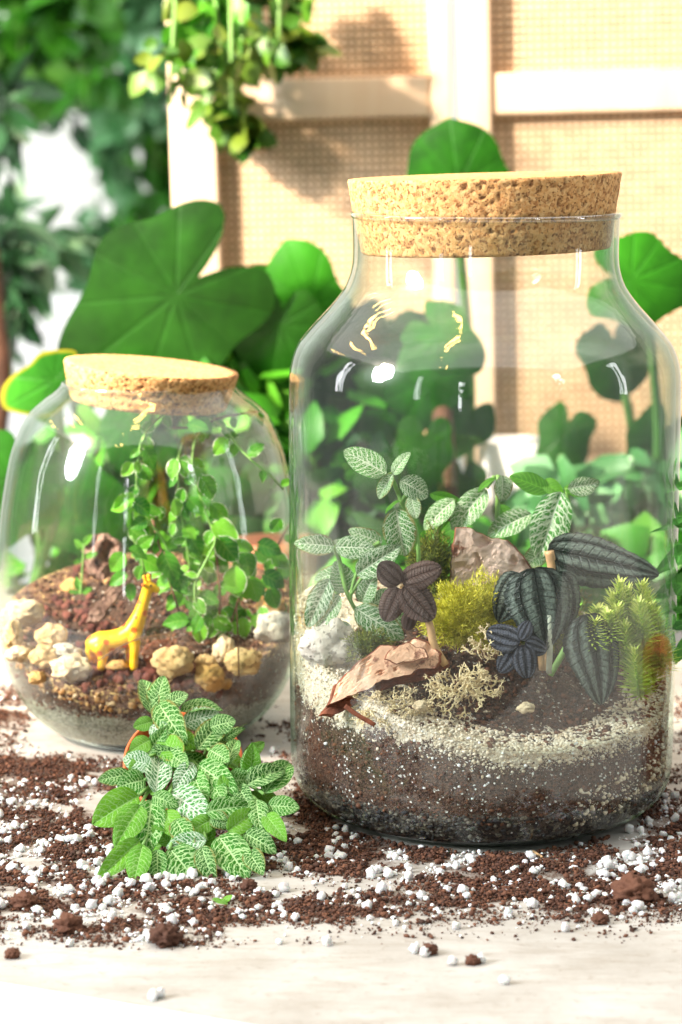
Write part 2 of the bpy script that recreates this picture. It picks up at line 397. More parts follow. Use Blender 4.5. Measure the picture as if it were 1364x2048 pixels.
# creeping fig: white scalloped margin
t = NT('fig_leaf'); u, ux, v, x = uvx(t)
rv = t.orand()
e = t.attr('edge')
un = t.n('ShaderNodeVectorMath', {0: u, 1: t.n('ShaderNodeCombineXYZ', {0: rv, 1: t.math('MULTIPLY', rv, 7), 2: 0.0}).outputs[0]}, operation='ADD').outputs[0]
wn = t.noise(un, 5, 3, .6)
wt = t.math('MULTIPLY', t.math('GREATER_THAN', t.math('FRACT', t.math('MULTIPLY', rv, 7.3)), .45), 1.0)
white = t.math('MULTIPLY', t.math('LESS_THAN', e, t.math('MULTIPLY', t.math('SUBTRACT', wn, .42), .75)), wt)
ph = t.math('SUBTRACT', v, t.math('MULTIPLY', x, .3))
dl = t.math('ABSOLUTE', t.math('SUBTRACT', t.math('FRACT', t.math('MULTIPLY', ph, 5)), .5))
vm = t.math('MAXIMUM', t.map(dl, .02, .1, 1, 0), t.map(x, .03, .09, 1, 0))
lam = t.mix(t.math('FRACT', t.math('MULTIPLY', rv, 3.7)), (.03, .20, .01), (.20, .55, .04))
cc = t.mix(t.math('MULTIPLY', vm, .4), lam, (.30, .55, .10)); cc = t.mix(white, cc, (.80, .84, .70))
M_fig = leaf_common(t, cc, .33, t.bump(t.math('SUBTRACT', 0, vm), .4, .0003), .3)
# dark silver banded leaf
def pilea(name, dark, silver, lowc, rough=.35, bs=1.0):
    t = NT(name); u, ux, v, x = uvx(t)
    n1 = t.noise(u, 9, 4)
    xx = t.math('ADD', x, t.math('MULTIPLY', t.math('SUBTRACT', n1, .5), .30))
    b1 = t.math('MULTIPLY', t.map(xx, .13, .22), t.map(xx, .38, .50, 1, 0))
    b2 = t.math('MULTIPLY', t.map(xx, .66, .72), t.map(xx, .86, .94, 1, 0))
    bb = t.math('MULTIPLY', t.math('MAXIMUM', b1, t.math('MULTIPLY', b2, .75)), t.map(v, .02, .12))
    ph = t.math('SUBTRACT', v, t.math('MULTIPLY', x, .12))
    fr = t.math('ABSOLUTE', t.math('SUBTRACT', t.math('FRACT', t.math('MULTIPLY', ph, 13)), .5))
    gro = t.map(fr, .0, .14, 1, 0)
    longv = t.math('MAXIMUM', t.map(t.math('ABSOLUTE', t.math('SUBTRACT', x, .53)), .0, .035, 1, 0), t.map(x, .0, .035, 1, 0))
    gm = t.math('MAXIMUM', t.math('MULTIPLY', t.math('MULTIPLY', gro, .55), t.map(t.noise(u, 14, 3), .35, .6)), longv)
    bb = t.math('MULTIPLY', bb, t.map(t.noise(u, 22, 5, .7), .36, .56, .25, 1.0))
    cc = t.mix(t.math('MULTIPLY', bb, bs), t.mix(n1, dark, lowc), silver)
    cc = t.mix(t.math('MULTIPLY', gm, .6), cc, dark)
    h = t.math('SUBTRACT', t.math('MULTIPLY', t.noise(u, 30, 2), .4), gm)
    return leaf_common(t, cc, rough, t.bump(h, .9, .0016), .06)
M_pilea = pilea('silver_band_leaf', (.010, .014, .011), (.17, .215, .185), (.03, .045, .038))
M_pileaB = pilea('bronze_leaf', (.06, .032, .026), (.24, .19, .18), (.15, .09, .075), .35, .35)
M_pileaP = pilea('steel_leaf', (.02, .022, .032), (.24, .26, .34), (.07, .07, .085), .25, .5)
M_stemG = simple('green_stem', (.20, .40, .09), .5, 200)
M_stemDk = simple('dark_green_stem', (.06, .17, .03), .5, 100)
M_stemB = simple('woody_stem', (.13, .06, .03), .7, 200)
M_stemO = simple('tan_petiole', (.58, .36, .18), .5, 200)
M_stemP = simple('pale_petiole', (.52, .56, .45), .45, 200)
# big background leaves: polar uv (angle/2pi, r)
def big_leaf(name, a, b, tr=.3, rim=None, rough=.5):
    t = NT(name); u = t.uv(); s = t.n('ShaderNodeSeparateXYZ', {0: u})
    ang, rr = s.outputs[0], s.outputs[1]
    dl = t.math('ABSOLUTE', t.math('SUBTRACT', t.math('FRACT', t.math('MULTIPLY', ang, 11)), .5))
    vm = t.math('MULTIPLY', t.map(t.math('MULTIPLY', dl, rr), .0, .05, 1, 0), .75)
    o = t.obj()
    lam = t.mix(t.map(t.noise(o, 9, 6, .65), .38, .66), tuple(q * .6 for q in a), tuple(q * 1.25 for q in b))
    cc = t.mix(t.math('MULTIPLY', vm, .2), lam, tuple(min(1, q * 1.35 + .01) for q in b))
    if rim: cc = t.mix(t.map(t.math('ADD', rr, t.math('MULTIPLY', t.noise(o, 25, 3), .2)), .97, 1.08), cc, rim)
    return leaf_common(t, cc, rough, t.bump(t.math('SUBTRACT', t.noise(o, 60, 3), vm), .5, .0012), tr)
M_bigD = big_leaf('large_dark_leaf', (.008, .055, .003), (.016, .095, .005), .05)
M_bigG = big_leaf('large_green_leaf', (.014, .12, .004), (.03, .21, .008), .14)
M_bigY = big_leaf('large_yellow_rim_leaf', (.03, .25, .01), (.06, .36, .02), .25, (.42, .38, .02))

# wood, cane, walls
t = NT('pale_wood'); o = t.obj()
g = t.noise(t.scale(o, 30, 30, 2.2), 1, 6, .6)
M_wood = t.end(t.bsdf(t.mix(t.map(g, .3, .7), (.78, .54, .36), (.88, .70, .53)), .55, t.bump(g, .3, .001)))
M_cane = simple('cane', (.82, .60, .40), .6, 90, .18)
M_wall = simple('plaster_wall', (.80, .79, .76), .9, 2, .08, .002, 40)
M_wallw = simple('warm_backing', (.34, .16, .06), .9, 6, .15)
M_white = simple('white_paint', (.82, .83, .86), .5, 20, .04)
M_terra = simple('terracotta', (.46, .17, .08), .75, 30, .22, .0006, 500)
M_redpot = simple('red_clay_pot', (.50, .10, .035), .5, 60, .2, .0003, 600)
M_orpot = simple('orange_pot', (.78, .17, .05), .45, 60, .15)
M_floor = simple('concrete_floor', (.30, .28, .26), .8, 3, .15)
M_darkwood = simple('brown_bark', (.10, .045, .025), .8, 40, .4, .004, 60)
M_leafbg = rnd_mat('hanging_leaf', [(.012, .09, .006), (.035, .20, .01), (.07, .30, .015), (.14, .38, .04)], .4)
M_leafbl = rnd_mat('blue_green_leaf', [(.03, .13, .04), (.08, .26, .08), (.18, .42, .20), (.36, .56, .36)], .4)
M_leafyl = rnd_mat('yellow_green_leaf', [(.03, .12, .008), (.07, .19, .012), (.16, .22, .02), (.03, .13, .008)], .4)
M_leafdk = rnd_mat('dark_leaf', [(.006, .03, .012), (.015, .07, .02), (.03, .12, .04), (.10, .20, .12)], .4)

# table: worn off-white top with brown dust (attribute dust)
t = NT('worn_table_top'); o = t.obj()
n1 = t.noise(o, 14, 8, .68); n2 = t.noise(o, 160, 6, .7); n3 = t.noise(t.scale(o, 20, 90, 20), 1, 6, .7)
cc = t.mix(t.map(n1, .35, .68), (.40, .37, .335), (.58, .56, .53))
cc = t.mix(t.math('MULTIPLY', t.map(n3, .48, .64), .5), cc, (.34, .29, .24))
cc = t.mix(t.math('MULTIPLY', t.map(n2, .56, .68), .5), cc, (.28, .22, .17))
du = t.attr('dust')
dm = t.map(t.math('ADD', t.math('MULTIPLY', t.noise(o, 45, 8, .75), .9), t.math('MULTIPLY', du, .75)), .78, .92)
fine = t.map(t.noise(o, 900, 4, .7), .40, .56)
cc = t.mix(t.math('MULTIPLY', dm, t.math('ADD', t.math('MULTIPLY', fine, .55), .42)), cc, (.10, .045, .022))
M_table = t.end(t.bsdf(cc, .6, t.bump(t.math('ADD', n2, t.math('MULTIPLY', dm, .5)), .4, .0008)))
M_edge = simple('white_table_edge', (.86, .86, .85), .4, 10, .02)

# giraffe
t = NT('yellow_rubber'); o = t.obj()
vd = t.vor(t.n('ShaderNodeVectorMath', {0: o, 1: (.3, .1, .2)}, operation='ADD').outputs[0], 168, rnd=.75)
spot = t.map(t.math('ADD', vd, t.math('MULTIPLY', t.noise(o, 400, 2), .14)), .345, .385, 1, 0)
cc = t.mix(t.math('MULTIPLY', spot, .9), (.88, .52, .004), (.74, .11, .012))
M_gir = t.end(t.bsdf(cc, .38, None, Subsurface_Weight=.1, Subsurface_Scale=.002))
M_black = simple('black_dot', (.01, .01, .01), .3)
# stones, bark
def stone_mat(name, a, b, pit=(.30, .18, .07)):
    t = NT(name); o = t.obj(); n = t.noise(o, 90, 7, .68); p = t.map(t.noise(o, 420, 4, .7), .57, .68)
    cc = t.mix(t.map(n, .3, .7), a, b); cc = t.mix(t.math('MULTIPLY', p, .55), cc, pit)
    return t.end(t.bsdf(cc, .9, t.bump(t.math('SUBTRACT', n, t.math('MULTIPLY', p, .6)), .9, .0022)))
M_lime = stone_mat('limestone', (.58, .36, .14), (.80, .60, .33), (.30, .15, .05))
M_limed = stone_mat('ochre_limestone', (.48, .25, .07), (.70, .44, .17))
M_limep = stone_mat('pale_limestone', (.62, .46, .27), (.82, .68, .47), (.42, .27, .13))
M_pale = stone_mat('pale_sandstone', (.46, .41, .34), (.70, .66, .58), (.16, .11, .07))
t = NT('bark_face'); o = t.obj()
n = t.noise(o, 55, 8, .7); e = t.n('ShaderNodeTexVoronoi', {'Vector': t.scale(o, 60, 60, 60), 'Scale': 1.0}, feature='DISTANCE_TO_EDGE').outputs[0]
cc = t.mix(t.map(n, .44, .50), (.92, .60, .40), (.82, .48, .31)); cc = t.mix(t.map(n, .57, .60), cc, (.36, .16, .10)); cc = t.mix(t.map(n, .36, .32), cc, (.92, .66, .50))
M_barkO = t.end(t.bsdf(cc, .8, t.bump(n, .9, .003)))
t = NT('bark_grey_pink'); o = t.obj()
n = t.noise(o, 45, 8, .7)
cc = t.mix(t.map(n, .40, .55), (.92, .74, .66), (.76, .55, .46)); cc = t.mix(t.map(n, .58, .62), cc, (.30, .11, .06))
M_barkP = t.end(t.bsdf(cc, .8, t.bump(n, .9, .004)))
M_barkE = simple('bark_edge', (.22, .065, .03), .85, 120, .5, .002, 300)
t = NT('bark_stick'); o = t.obj(); n = t.noise(t.scale(o, 1, 1, 1), 160, 6, .7)
M_stick = t.end(t.bsdf(t.mix(t.map(n, .4, .6), (.16, .08, .06), (.46, .30, .24)), .85, t.bump(n, 1, .002)))
M_fibre = simple('fibre', (.16, .08, .04), .8, 300, .4)
M_lichen = simple('reindeer_lichen', (.90, .70, .43), .8, 120, .25)
M_mossY = rnd_mat('yellow_moss', [(.30, .29, .01), (.66, .62, .03), (.90, .84, .14), (.50, .52, .03)], .8)
M_mossG = rnd_mat('green_moss', [(.16, .34, .02), (.50, .70, .06), (.86, .92, .22), (.90, .94, .34)], .6)
M_mossD = rnd_mat('dark_moss', [(.05, .08, .005), (.12, .16, .01), (.28, .30, .02), (.04, .05, .01)], .8)

exec_parts = []
# ================================================================== SETTING
# room: floor and wall behind
V, F = box(0, 1.5, -.77, 12, 12, .04); o = obj('floor', V, F, M_floor, smooth=False); o['kind'] = 'structure'
V, F = box(0, 4.2, 1.2, 12, .1, 4.0); o = obj('wall_back', V, F, M_wall, smooth=False); o['kind'] = 'structure'

# ---- jar profiles (world z)
JR = Vector((-.0005, 0, 0)); JL = Vector((-.1755, .148, 0))
profR = smooth_prof([(.0, .0), (.045, .0), (.070, .0006), (.083, .005), (.0905, .0125), (.0937, .022), (.0944, .040), (.0946, .10), (.0946, .18), (.0946, .206),
                     (.0938, .219), (.0905, .229), (.0850, .2365), (.0785, .2435), (.0722, .2505), (.0670, .258), (.0643, .266), (.0636, .275), (.0640, .2915)], 6)
profL = smooth_prof([(.0, .0), (.036, .0), (.050, .002), (.0605, .0085), (.0700, .0185), (.0778, .0325), (.0825, .049), (.0843, .066), (.0843, .082), (.0829, .102),
                     (.0811, .1218), (.0785, .1385), (.0748, .1560), (.0690, .1715), (.0635, .1795), (.0565, .1857), (.0500, .1905), (.0462, .1945)], 6)
def rad_at(prof, z, inset):
    # outer radius at height z (upper branch excluded: profile is monotone in z)
    for (r0, z0), (r1, z1) in zip(prof, prof[1:]):
        if z0 <= z <= z1 and z1 > z0 and r0 > .01:
            return r0 + (r1 - r0) * (z - z0) / (z1 - z0) - inset
    return prof[-1][0] - inset
def inner(prof, th, base):
    out = []
    for i, (r, z) in enumerate(prof):
        a = prof[max(i - 1, 0)]; b = prof[min(i + 1, len(prof) - 1)]
        d = Vector((b[0] - a[0], b[1] - a[1])).normalized(); n = Vector((-d.y, d.x))
        r2, z2 = r + n.x * th, z + n.y * th
        out.append((max(r2, 0), max(z2, base)))
    return out
def make_jar(c, prof, th, base, lipr, label):
    root = empty('glass_jar', c, label, 'jar', 'corked glass terrarium jars')
    V, F = lathe(prof, 160, c=c); obj('jar_wall', V, F, M_glass, root)
    ip = inner(prof, th, base)
    V, F = lathe(ip, 160, c=c); obj('inner_wall', V, F, M_glass_in, root)
    r, z = prof[-1]
    ring = []
    for k in range(12):
        a = 2 * math.pi * k / 12
        ring.append((r - th / 2 + lipr * math.cos(a), z + lipr * .8 * math.sin(a)))
    V, F = lathe(ring, 160, closed=True, c=c); F = [f[::-1] for f in F]
    obj('rim', V, F, M_rim, root)
    # thick foot ring of glass seen as a line along the base
    foot = [(prof[12][0] + .0005 * 0 + .0022 * math.cos(2 * math.pi * k / 10) - .003, .0026 + .0022 * math.sin(2 * math.pi * k / 10)) for k in range(10)]
    V, F = lathe(foot, 128, closed=True, c=c); F = [f[::-1] for f in F]
    obj('foot_ring', V, F, M_thick, root)
    return root
make_jar(JR, profR, .0024, .004, .0022, 'tall wide glass jar with sloping shoulders and straight neck, corked')
make_jar(JL, profL, .0022, .004, .0016, 'short bulbous rounded glass jar with tilted cork lid')

def make_cork(c, r_top, r_bot, h, rot, label, n=300, m=34):
    """tapered cork slab, origin at bottom centre; pits are real dents"""
    V = []; F = []; pit = []
    rings = []
    for j in range(10): rings.append((r_bot * j / 10, 0, 'b'))
    for j in range(m + 1):
        t_ = j / m; rings.append((r_bot + (r_top - r_bot) * t_, h * t_, 's'))
    for j in range(9, -1, -1): rings.append((r_top * j / 10, h, 't'))
    for (r, z, k) in rings:
        for i in range(n):
            a = 2 * math.pi * i / n; x, y = math.cos(a), math.sin(a)
            p = Vector((r * x, r * y, z))
            p4 = Vector((p.x, p.y, p.z * .6)); q = noise.noise(p4 * 640); q2 = noise.noise(p4 * 1100 + Vector((3, 3, 3)))
            pt = max(0, q * 1.1 + q2 * .6 - .36) * 2.6; pt = min(pt, 1.0)
            rr = r
            if k == 's': rr = r - pt * .0012 + .0003 * noise.noise(p * 250) + .0006 * noise.noise(p * 45)
            if k == 't' and r > r_top * .9: z = h - .0012 * max(0, noise.noise(p * 130) - .15)
            e = 0
            if k == 's' and (z > h - .0009 or z < .0009): rr -= .0006
            V.append((rr * x, rr * y, z)); pit.append(pt if k == 's' else pt * .25)
    for j in range(len(rings) - 1):
        for i in range(n):
            i2 = (i + 1) % n; F.append((j * n + i, j * n + i2, (j + 1) * n + i2, (j + 1) * n + i))
    me = mk('cork_lid', V, F, M_cork, attr={'pit': pit})
    o = link('cork_lid', me, None, Matrix.LocRotScale(Vector(c), Euler(rot), None))
    return tag(o, label, 'cork lid', 'cork lids closing the jars')
make_cork((JR.x, 0, .2745), .0655, .0596, .0355, (0, R(-1.7), 0), 'thick level cork lid pressed into the neck of the tall jar')
make_cork((JL.x + .0005, JL.y, .1835), .0480, .0425, .0205, (R(.6), R(5.2), 0), 'tilted cork lid sitting askew on the short rounded jar')

# ---- beds inside the jars
def make_bed(name, c, prof, inset, hfun, thfun, mat, base, parent, lbl, cat):
    nA = 288; nS = 46; nT = 46
    V = []; F = []; D = []; TH = []
    for i in range(nA):
        a = 2 * math.pi * i / nA; ca, sa = math.cos(a), math.sin(a)
        ht = hfun(ca * .9, sa * .9) ; 
        for j in range(nS + 1):
            z = base + (ht - base) * j / nS
            r = rad_at(prof, z, inset)
            V.append((c.x + r * ca, c.y + r * sa, z)); D.append(ht - z); TH.append(thfun(a))
    k = nS + 1
    for i in range(nA):
        i2 = (i + 1) % nA
        for j in range(nS): F.append((i * k + j, i2 * k + j, i2 * k + j + 1, i * k + j + 1))
    off = len(V)
    for i in range(nA):
        a = 2 * math.pi * i / nA; ca, sa = math.cos(a), math.sin(a)
        ht = hfun(ca * .9, sa * .9); R0 = rad_at(prof, ht, inset)
        for j in range(1, nT + 1):
            q = 1 - j / nT; x, y = q * ca, q * sa
            h = hfun(x * .9, y * .9) if q > 0 else hfun(0, 0)
            x, y = x * R0, y * R0
            h += .0022 * noise.noise(Vector((x, y, 1)) * 130) * min(1, j / 4) + .0012 * noise.noise(Vector((x, y, 5)) * 400) * min(1, j / 3)
            V.append((c.x + x, c.y + y, h)); D.append(0 if j < 6 else .004 * min(1, (j - 5) / 6)); TH.append(thfun(a) * max(0, 1 - j / 22))
    for i in range(nA):
        i2 = (i + 1) % nA
        F.append((i * k + nS, i2 * k + nS, off + i2 * nT, off + i * nT))
        for j in range(nT - 1): F.append((off + i * nT + j, off + i2 * nT + j, off + i2 * nT + j + 1, off + i * nT + j + 1))
    # bottom
    o0 = len(V); V.append((c.x, c.y, base)); D.append(.05); TH.append(.01)
    for i in range(nA): F.append((o0, ((i + 1) % nA) * k, i * k))
    o = obj(name, V, F, mat, parent, attr={'d': D, 'th': TH})
    return o
def hR(x, y):   # x,y in units of the radius; front is y<0
    h = .0735 + .022 * y + -.012 * x + .010 * max(0, -x) ** 2
    h += .012 * math.exp(-((x + .55) ** 2 + (y - .1) ** 2) / .18)
    h -= .004 * math.exp(-((x - .25) ** 2 + (y + .5) ** 2) / .1)
    return h + .0016 * math.sin(5 * x + 1) * math.cos(4 * y)
def thR(a):
    x, y = math.cos(a), math.sin(a)
    return .0035 + .026 * max(0, -x) ** 2 - .002 * max(0, x) + .002 * math.sin(a * 7)
def hL(x, y):
    h = .0585 + .022 * y + .006 * max(0, y) + .012 * max(0, x) ** 2 + .010 * max(0, -x) ** 3
    h += .007 * math.exp(-((x + .1) ** 2 + (y - .55) ** 2) / .16)
    return h
def thL(a):
    x, y = math.cos(a), math.sin(a)
    return .007 + .003 * math.sin(3 * a + 1) - .004 * max(0, x)
bedR = make_bed('soil_bed', JR, profR, .0031, hR, thR, M_bedR, .0045, None, '', '')
tag(bedR, 'layered bed of pale sand, brown soil and dark gravel filling the tall jar', 'soil', kind='stuff')
bedL = make_bed('soil_bed', JL, profL, .0029, hL, thL, M_bedL, .0045, None, '', '')
tag(bedL, 'layered bed of reddish grit, dark soil and grey sand in the rounded jar', 'soil', kind='stuff')
def surfR(X, Y):
    return hR((X - JR.x) / .0915 * .9, (Y - JR.y) / .0915 * .9)
def surfL(X, Y):
    return hL((X - JL.x) / .081 * .9, (Y - JL.y) / .081 * .9)

# crumbs on the bed surfaces and grit pressed against the glass
def disc_pts(c, rad, n, fn, dz=0.0, cond=None):
    P = []
    while len(P) < n:
        x, y = random.uniform(-1, 1), random.uniform(-1, 1)
        if x * x + y * y > 1 or (cond and not cond(x, y)): continue
        X, Y = c.x + x * rad, c.y + y * rad
        P.append((X, Y, fn(X, Y) + dz))
    return np.array(P)
P = disc_pts(JR, .089, 2600, surfR, .0003, lambda x, y: (y > -.75 or random.random() < .3) and x > -.7)
o = crumbs('soil_crumbs', P, np.random.uniform(.0004, .0018, len(P)), M_crumb, None, 1); tag(o, 'loose dark soil crumbs on top of the bed in the tall jar', 'soil', kind='stuff')
P = disc_pts(JR, .0895, 4200, surfR, .0004, lambda x, y: x * x + y * y > .60 and (y < -.1 or x < -.45))
o = crumbs('sand_grains', P, np.random.uniform(.0003, .0011, len(P)), M_sandg, None, 1); tag(o, 'pale coarse sand banked against the glass of the tall jar', 'sand', kind='stuff')
P = disc_pts(JL, .079, 2400, surfL, .0003)
o = crumbs('soil_crumbs', P, np.random.uniform(.0004, .0016, len(P)), M_crumb, None, 1); tag(o, 'dark soil crumbs strewn over the bed in the rounded jar', 'soil', kind='stuff')
def wall_pts(c, prof, inset, n, a0, a1, zf):
    P = []
    for _ in range(n):
        a = random.uniform(a0, a1); z = zf(a); r = rad_at(prof, max(z, .005), inset)
        P.append((c.x + r * math.cos(a), c.y + r * math.sin(a), z))
    return np.array(P)
def zsoil(a): h = hR(math.cos(a) * .9, math.sin(a) * .9); return random.uniform(.016, h - .006 - thR(a) + random.gauss(0, .004))
P = wall_pts(JR, profR, .0033, 9000, R(170), R(370), zsoil)
o = crumbs('soil_crumbs', P, np.random.exponential(.0003, len(P)).clip(.0002, .0014), M_crumb, None, 1, .5); tag(o, 'brown soil crumbs pressed against the tall jar glass', 'soil', kind='stuff')
def zsand(a): h = hR(math.cos(a) * .9, math.sin(a) * .9); return h + .0005 - abs(random.gauss(0, .5)) * (.006 + thR(a))
P = wall_pts(JR, profR, .0031, 6500, R(165), R(375), zsand)
o = crumbs('sand_grains', P, np.random.exponential(.00028, len(P)).clip(.0002, .0012), M_sandg, None, 1, .4); tag(o, 'pale sand grains pressed against the tall jar glass', 'sand', kind='stuff')
def zsL(a): return random.uniform(.024, hL(math.cos(a) * .9, math.sin(a) * .9) - .004)
P = wall_pts(JL, profL, .0032, 5000, R(165), R(375), zsL)
o = crumbs('soil_crumbs', P, np.random.exponential(.0003, len(P)).clip(.0002, .0013), M_crumb, None, 1, .5); tag(o, 'dark soil crumbs pressed against the rounded jar glass', 'soil', kind='stuff')
# white grit stuck on the inside of the tall jar
def zf1(a):
    x = math.cos(a); y = math.sin(a); h = hR(x * .9, y * .9)
    return h - abs(random.gauss(0, .016)) - .001 + (random.random() < .3) * random.uniform(0, .009)
P = wall_pts(JR, profR, .0028, 750, R(180), R(360), zf1)
o = crumbs('white_grit', P, np.random.exponential(.00028, len(P)).clip(.00018, .0011), M_perl, None, 1); tag(o, 'white specks clinging to the inside of the tall jar glass', 'grit', kind='stuff')
def zf2(a): return random.uniform(.012, .03) + .03 * max(0, math.cos(a) - .55)
P = wall_pts(JR, profR, .0028, 420, R(295), R(352), zf2)
o = crumbs('pale_grit', P, np.random.exponential(.0006, len(P)).clip(.0003, .0015), M_sandg, None, 1); tag(o, 'pale grit patch low on the right side inside the tall jar', 'grit', kind='stuff')
def zf3(a): return random.uniform(.006, .020)
P = wall_pts(JR, profR, .0034, 900, R(170), R(370), zf3)
o = crumbs('dark_gravel', P, np.random.uniform(.0006, .0018, len(P)), M_charcoal, None, 1); tag(o, 'dark gravel drainage layer at the bottom of the tall jar', 'gravel', kind='stuff')

# ---- table
def dust_px(px, py):
    """how much soil litter lies at a photo position of the table"""
    def blob(cx, cy, sx, sy, k=1.0): return k * math.exp(-((px - cx) / sx) ** 2 - ((py - cy) / sy) ** 2)
    d = blob(40, 1560, 190, 70, 1.1) + blob(60, 1700, 300, 60, 1.0) + blob(60, 1800, 330, 60, .8) + blob(330, 1830, 160, 60, .7)
    d += blob(180, 1600, 120, 80, .5) + blob(20, 1430, 60, 60, 1.0)
    d += blob(900, 1730, 330, 34, 1.0) + blob(1160, 1770, 230, 40, 1.0) + blob(1330, 1660, 120, 90, 1.2) + blob(690, 1690, 120, 50, .9)
    d += blob(640, 1600, 70, 90, .8) + blob(560, 1480, 60, 50, .5) + blob(1250, 1790, 140, 40, .7) + blob(640, 1810, 240, 34, .55) + blob(880, 1800, 200, 40, .45)
    d += blob(1360, 1440, 20, 60, .5) + blob(400, 1640, 200, 90, .5)
    d -= blob(190, 1470, 170, 40, 1.2) + blob(560, 1765, 130, 20, .5) + blob(760, 1765, 90, 16, .4)
    if py > 1890: d -= (py - 1890) / 60
    return max(0, min(1.3, d))
def soil_patch(px, py):
    q = noise.noise(Vector((px / 120, py / 42, 0))) + .7 * noise.noise(Vector((px / 45, py / 18, 4))) + .4 * noise.noise(Vector((px / 16, py / 8, 7)))
    return max(0, min(1.3, .60 + 1.6 * q))
def project(P):
    d = Vector(P) - CAM; c, s = math.cos(PITCH), math.sin(PITCH)
    f_ = d.y * c - d.z * s; u_ = d.y * s + d.z * c
    return 682 + d.x / f_ * FPX, 1024 - u_ / f_ * FPX
# table slab: front-left edge runs obliquely
E0 = ground(0, 1985); E1 = ground(360, 2046)
ev = (E1 - E0).normalized()                     # along the edge
en = Vector((-ev.y, ev.x, 0))                   # inward (away from camera)
if en.y < 0: en = -en
root = empty('potting_table', (0, 0, 0), 'worn off-white table top littered with soil under both jars', 'table')
nx, ny = 230, 150; V = []; F = []; dust = []
LX0, LX1 = -1.1, 1.3; LYMAX = .62 
for j in range(ny + 1):
    tv = (j / ny) ** 1.1
    for i in range(nx + 1):
        s_ = LX0 + (LX1 - LX0) * i / nx
        p = E0 + ev * s_ + en * (.010 + tv * .68)
        V.append((p.x, p.y, 0.0)); q = project((p.x, p.y, 0)); dust.append(dust_px(*q) * (.35 + .75 * soil_patch(*q)) if -300 < q[0] < 1700 else .3)
for j in range(ny):
    for i in range(nx): F.append((j * (nx + 1) + i, j * (nx + 1) + i + 1, (j + 1) * (nx + 1) + i + 1, (j + 1) * (nx + 1) + i))
obj('table_top', V, F, M_table, root, attr={'dust': dust})
# rounded white edge band
V = []; F = []
secs = [(.010, 0.0), (.006, -.0004), (.003, -.0018), (.0008, -.0042), (0, -.008), (0, -.032), (.0015, -.036), (.30, -.036)]
for s_ in (LX0, LX1):
    for a, z in secs:
        p = E0 + ev * s_ + en * a; V.append((p.x, p.y, z - .0001))
n = len(secs)
for k in range(n - 1): F.append((k, k + 1, n + k + 1, n + k))
obj('table_edge', V, F, M_edge, root)
V = []
for s_, a in ((LX0 + .1, .2), (LX1 - .1, .2), (LX1 - .1, .6), (LX0 + .1, .6)):
    p = E0 + ev * s_ + en * a
    Vb, Fb = box(p.x, p.y, -.4, .05, .05, .71, .004); obj('leg', Vb, Fb, M_edge, root, smooth=False)
pA, pB, pC, pD = [E0 + ev * s_ + en * a for s_, a in ((LX0, .02), (LX1, .02), (LX1, .69), (LX0, .69))]
V = [(p.x, p.y, z) for z in (-.0015, -.037) for p in (pA, pB, pC, pD)]
obj('table_underside', V, [(4, 7, 6, 5), (0, 4, 5, 1), (1, 5, 6, 2), (2, 6, 7, 3), (3, 7, 4, 0), (0, 1, 2, 3)], M_edge, root, smooth=False)

# ---- litter on the table
def in_jar(X, Y, m=.0):
    return math.hypot(X - JR.x, Y) < .079 + m or math.hypot(X - JL.x, Y - JL.y) < .052 + m
def on_table(P):
    q = (Vector((P[0], P[1], 0)) - E0); return q.dot(en) > .012 and q.dot(en) < .66
P = []; S = []
tries = 0
while len(P) < 66000 and tries < 700000:
    tries += 1
    px, py = random.uniform(-60, 1430), random.uniform(1330, 1960)
    dd = dust_px(px, py)
    cl = soil_patch(px, py)
    if random.random() > dd * cl * 1.1: continue
    g = ground(px, py)
    if in_jar(g.x, g.y) or not on_table(g): continue
    s = min(.0015, random.expovariate(1 / .00026) + .0002)
    P.append((g.x, g.y, s * .5 + random.random() * .0016 * min(1, dd * cl))); S.append(s)
o = crumbs('soil_litter', P, S, M_crumb, None, 1, .45); tag(o, 'brown potting soil scattered across the pale table', 'soil', kind='stuff')
# fibres in the litter
mbf_ = MB(); nf = 0
while nf < 420:
    px, py = random.uniform(-40, 1400), random.uniform(1380, 1900)
    if random.random() > dust_px(px, py) * (.2 + soil_patch(px, py)): continue
    g = ground(px, py)
    if in_jar(g.x, g.y, .002) or not on_table(g): continue
    a = random.random() * 6.28; L = random.uniform(.002, .008); c_ = Vector((g.x, g.y, random.uniform(.0006, .0022)))
    d_ = Vector((math.cos(a), math.sin(a), random.uniform(-.1, .15))) * L / 2; b_ = Vector((-d_.y, d_.x, .3 * L)) * random.uniform(-.4, .4)
    mbf_.add(tube([c_ - d_, c_ + b_, c_ + d_], random.uniform(.00009, .00022), 3)); nf += 1
tag(mbf_.build('root_fibres', M_fibre), 'fine brown root fibres tangled in the spilled soil', 'fibre', kind='stuff')
